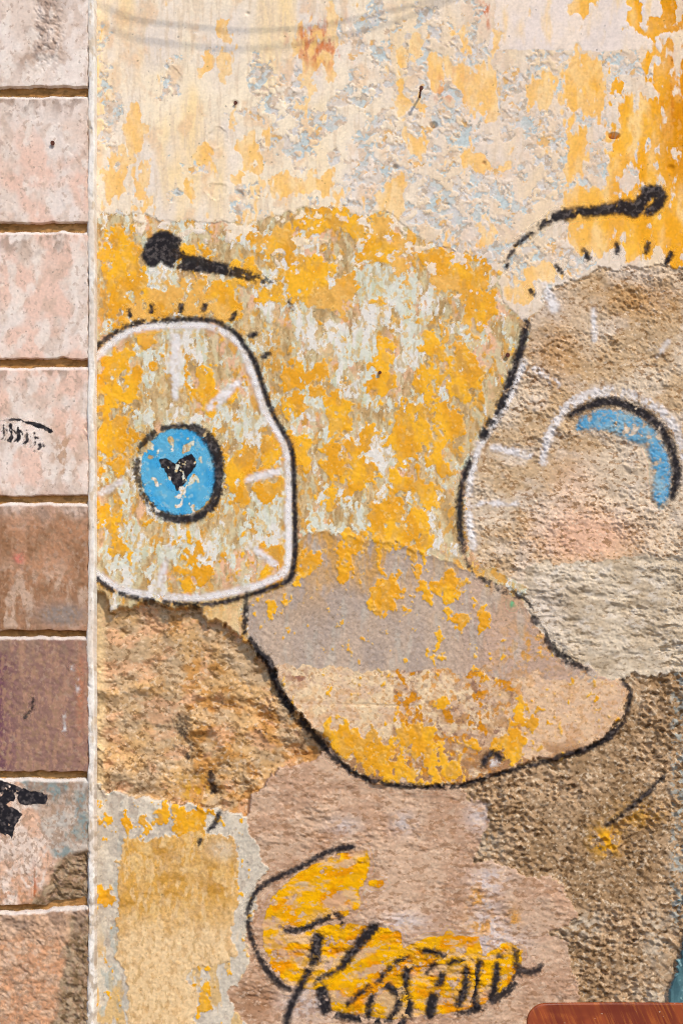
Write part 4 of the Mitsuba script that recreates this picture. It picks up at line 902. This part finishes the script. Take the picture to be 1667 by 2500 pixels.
def face_film(name, dist, bsdf, k, cell, wear, lift=0.0007, soft=5.0, **kw):
    kind, data = dist
    allp = np.vstack([np.asarray(x)[:, :2] for x in data])
    a, b = np.meshgrid(np.arange(max(allp[:, 0].min() - 12, -40), min(allp[:, 0].max() + 12, 208), cell), np.arange(allp[:, 1].min() - 12, allp[:, 1].max() + 12, cell))
    D = np.min([(sdf_line if kind == 'line' else sdf_poly)(a, b, x) for x in data], 0)
    _, rows, vtx = tops[k]
    rr = np.interp(b, rows[:, 40], np.arange(len(rows)))
    cc = np.interp(a, pu, np.arange(len(pu)))
    y = ndimage.map_coordinates(vtx[..., 1], [rr, cc], order=1)
    I = np.arange(a.size).reshape(a.shape)
    f = np.vstack([np.stack([I[:-1, :-1], I[1:, :-1], I[1:, 1:]], -1).reshape(-1, 3), np.stack([I[:-1, :-1], I[1:, 1:], I[:-1, 1:]], -1).reshape(-1, 3)])
    f = f[(D.ravel()[f] < soft).any(1)]
    vid, inv = np.unique(f, return_inverse=True)
    pts = np.stack([FX(a), y - lift, FZ(b)], -1).reshape(-1, 3)[vid]
    uv = np.stack([np.clip(D.ravel()[vid] / 40 + 0.5, 0, 1), np.full(len(vid), wear)], 1)
    return put(name, (pts, inv.reshape(-1, 3)), bsdf, smooth=True, uv=uv, **kw)


face_film(PIL + '__block_007__black_paint', polys([(-40, 1900), (0, 1906), (14, 1909), (42, 1919), (65, 1928), (88, 1933), (116, 1940), (112, 1965), (85, 1962), (60, 1964), (26, 1955), (12, 1964), (31, 1970), (56, 1989), (39, 2010), (34, 2030), (26, 2054), (12, 2038), (0, 2032), (-40, 2025)]), 'paint_ink', 7, 2.0, 0.16,
          label='thick black brushed letter fragment on the block')
arc = face_film(PIL + '__block_004__drawn_arc', lines(spline([(-30, 1034, 1), (5, 1026, 1.2), (36, 1023, 1.8), (58, 1028, 3.0), (83, 1034, 4.2), (103, 1041, 5), (119, 1048, 4.5), (129, 1052, 2.5)])), 'paint_ink', 4, 1.2, 0.16, soft=3, label='curved black stroke over the row of figures')
for fx, fy_, sc, ln in ((8, 1046, 1.0, 0), (26, 1047, 1.05, -4), (44, 1050, 1.0, -5), (65, 1058, 0.95, -6), (85, 1066, 0.9, -9), (98, 1080, 0.75, -12)):
    s = sc
    body = [[(fx, fy_ - 9 * s, 2.8 * s), (fx + 0.3, fy_ - 8 * s, 2.6 * s)], [(fx, fy_ - 6 * s, 1.4), (fx + 2 * s, fy_ + 4 * s, 2.4 * s), (fx + 2 * s + ln * 0.2, fy_ + 12 * s, 2.2 * s)],
            [(fx + 1 * s, fy_ - 1 * s, 1.1), (fx + 9 * s, fy_ + 4 * s, 1.0), (fx + 12 * s, fy_ + 10 * s, 0.8)], [(fx + 1 * s, fy_, 1.0), (fx - 4 * s, fy_ + 6 * s, 0.9)],
            [(fx + 2 * s + ln * 0.2, fy_ + 12 * s, 1.6), (fx + ln * 0.6 + 3, fy_ + 19 * s, 1.3), (fx + ln * 0.9 - 3, fy_ + 26 * s, 1.0)], [(fx + 2 * s, fy_ + 12 * s, 1.6), (fx + 5 * s + ln * 0.4, fy_ + 20 * s, 1.3), (fx + 4 * s + ln, fy_ + 27 * s, 1.0)]]
    face_film(PIL + '__block_004__drawn_figure', lines(*body), 'paint_ink', 4, 1.0, 0.10, soft=3)
for pts in ([(62, 1752, 2.5), (78, 1728, 3.5), (80, 1705, 2)], ):
    face_film(PIL + '__block_006__paint_mark', lines(pts), 'paint_black', 6, 2.0, 0.4)
face_film(PIL + '__block_006__white_drip', lines([(194, 1650, 3), (190, 1690, 3)], [(156, 1740, 2), (157, 1785, 2.5)], [(176, 1625, 3), (180, 1640, 3)]), 'paint_white', 6, 2.0, 0.4)


# ------------------------------------------------------------------ nails, cables, chair, ground
def nail(u, v, length, droop, r, label, face=0.0):
    x, z, y0 = float(X(u)), float(Z(v)), -face
    shaft = np.array([[x, y0 + 0.004, z], [x, y0 - length * 0.7, z + 0.001], [x + 0.002, y0 - length, z - droop]])
    n = put('rusty_nail', tube(shaft, r, 8), 'm_rust', smooth=40, label=label, category='nail', group=None)
    head = np.array([[x + 0.002, y0 - length, z - droop], [x + 0.0022, y0 - length - 0.0025, z - droop - 0.0005]])
    put(n + '__head', tube(head, r * 1.9, 10), 'm_rust', smooth=40)


iy = lambda u, v: float(ndimage.map_coordinates(H, [[np.interp(v, vs, np.arange(NR))], [np.interp(u, us, np.arange(NC))]], order=1)[0])
for u, v, ln, dr_, r, lab in ((1024, 238, 0.046, -0.004, 0.0032, 'long rusty nail sticking out of the flaking paint in the upper wall'), (1236, 869, 0.008, 0, 0.0034, 'short rusty nail beside the black line of the second eye'),
                              (925, 912, 0.007, 0, 0.0026, 'small nail stub in a yellow paint patch right of the round eye'), (574, 254, 0.010, 0, 0.0028, 'nail stub in the cream limewash near the top left')):
    nail(u, v, ln, dr_, r, lab, iy(u, v))
nail(float(833.5 + (128 - 833.5) * (1 - DEP / CAM_D)), float(CAM_V + (350 - CAM_V) * (1 - DEP / CAM_D)), 0.006, 0, 0.0034, 'rusty nail stub in the pink pilaster block', DEP + 0.0002)

SUN = np.array([0.66, -1.0, 1.12])
for pts, off, lab in (([(-1500, -420), (-600, -190), (0, -60), (240, 22), (330, 56), (450, 72), (600, 83), (760, 74), (900, 47), (1000, 24), (1090, 0), (1400, -110), (2000, -360), (2900, -760)], 0.34, 'upper dark cable sagging in front of the wall above the picture'),
                      ([(-1500, -330), (-600, -120), (0, -10), (240, 68), (330, 102), (450, 119), (560, 126), (700, 120), (830, 98), (950, 64), (1090, 12), (1400, -120), (2000, -390), (2900, -800)], 0.37, 'lower dark cable sagging in front of the wall above the picture')):
    p = spline(pts, 8)
    e = np.minimum(1, np.minimum(np.arange(len(p)), np.arange(len(p))[::-1]) / 14.0)
    k = (off * e)[:, None]
    w = np.stack([X(p[:, 0]), np.zeros(len(p)), Z(p[:, 1])], 1) + k * SUN * [1, 1, 1]
    w[0, 1] = w[-1, 1] = 0.0
    put('hanging_cable', tube(w, 0.0026, 8), 'm_cable', smooth=60, label=lab, category='cable', group='cables that shade the top of the wall')


def c_wood(p, n, uv):
    g = fbm(p.x * 26 + p.z * 9, p.y * 40, p.z * 5, 3)
    c = mix(lin(150, 70, 30), lin(116, 46, 20), smoothstep(0.4, 0.62, g))
    c = mix(c, lin(196, 112, 44), 0.35 * smoothstep(0.46, 0.66, fbm(p.x * 220 + p.z * 90, p.y * 30, p.z * 14, 3)))
    c = mix(c, lin(108, 36, 12), 0.6 * smoothstep(0.5, 0.66, fbm(p.x * 9 + 4, p.y * 9, p.z * 30, 3)))
    return mix(c, lin(214, 190, 170), 0.8 * smoothstep(0.93, 0.95, noise(p.x * 110, p.y * 110, p.z * 190)))


scene['m_wood'] = {'type': 'principled', 'base_color': proc(c_wood), 'roughness': 0.5, 'specular': 0.35, 'clearcoat': 0.15, 'clearcoat_gloss': 0.7}


def c_ground(p, n, uv):
    return mix(lin(150, 138, 122), lin(124, 112, 98), smoothstep(0.4, 0.6, fbm(p.x * 3, p.y * 3, 0.0, 4)))


scene['m_ground'] = diffuse(c_ground)


def board(w, h, t, r, bend, n=0.012):       # rounded board in x, z, bent about z; front towards -y
    rr = lambda a: np.array(Polygon([(-w / 2 + r, r), (w / 2 - r, r), (w / 2 - r, h - r), (-w / 2 + r, h - r)]).buffer(r - a, quad_segs=8).exterior.coords)[:-1]
    layers = [np.c_[rr(a)[:, 0], np.full(len(rr(a)), y), rr(a)[:, 1]] for a, y in ((0.004, 0), (0.0012, 0.0012), (0, 0.004), (0, t - 0.004), (0.0012, t - 0.0012), (0.004, t))]
    hull = trimesh.convex.convex_hull(np.vstack(layers))
    mm = manifold3d.Manifold(manifold3d.Mesh(np.asarray(hull.vertices, np.float32), np.asarray(hull.faces, np.uint32))).refine_to_length(n).to_mesh()
    v = np.array(mm.vert_properties[:, :3], float)
    v[:, 1] -= bend * v[:, 0] ** 2
    return v, np.array(mm.tri_verts)


CD = 0.75
sc_ = (CAM_D - CD) / CAM_D
cx = float(X(1502)) * sc_
ctop = EYE + (float(Z(2449)) - EYE) * sc_
bw = 436 * S * sc_
CH = 'wooden_chair'
tag(CH, 'varnished reddish wooden chair with a rounded back standing before the pebbly wall', 'chair')


def moved(vf, d): return vf[0] + np.asarray(d), vf[1]


put(CH + '__backrest', moved(board(bw, 0.20, 0.014, 0.045, 0.35), (cx, -CD, ctop - 0.20)), 'm_wood', smooth=40, label='rounded varnished backrest with small white chips')
put(CH + '__seat', moved((lambda b: (b[0][:, [0, 2, 1]] * [1, -1, 1], b[1]))(board(0.42, 0.40, 0.02, 0.05, 0.0)), (cx, -CD + 0.0, 0.43)), 'm_wood', smooth=40)
for sx in (-1, 1):
    x0 = cx + sx * 0.165
    put(CH + '__leg', tube([[x0 + sx * 0.02, -CD + 0.075, 0], [x0, -CD + 0.02, 0.44], [x0, -CD + 0.012, ctop - 0.05]], [0.014, 0.017, 0.013], 10), 'm_wood', smooth=40)
    put(CH + '__leg', tube([[x0 + sx * 0.015, -CD - 0.37, 0], [x0 - sx * 0.005, -CD - 0.35, 0.432]], [0.013, 0.018], 10), 'm_wood', smooth=40)
    put(CH + '__stretcher', tube([[x0 + sx * 0.012, -CD + 0.05, 0.22], [x0 + sx * 0.006, -CD - 0.358, 0.22]], 0.009, 8), 'm_wood', smooth=40)

g = np.meshgrid(np.concatenate([[-60], np.linspace(-6, 6, 41), [60]]), np.concatenate([[-60], np.linspace(-6, 0.4, 21), [60]]))
I = np.arange(g[0].size).reshape(g[0].shape)
f = np.vstack([np.stack([I[:-1, :-1], I[1:, 1:], I[1:, :-1]], -1).reshape(-1, 3), np.stack([I[:-1, :-1], I[:-1, 1:], I[1:, 1:]], -1).reshape(-1, 3)])
put('ground', (np.stack([g[0].ravel(), g[1].ravel(), np.zeros(g[0].size)], 1), f[:, ::-1]), 'm_ground', label='grey paved ground in front of the wall', kind='structure')
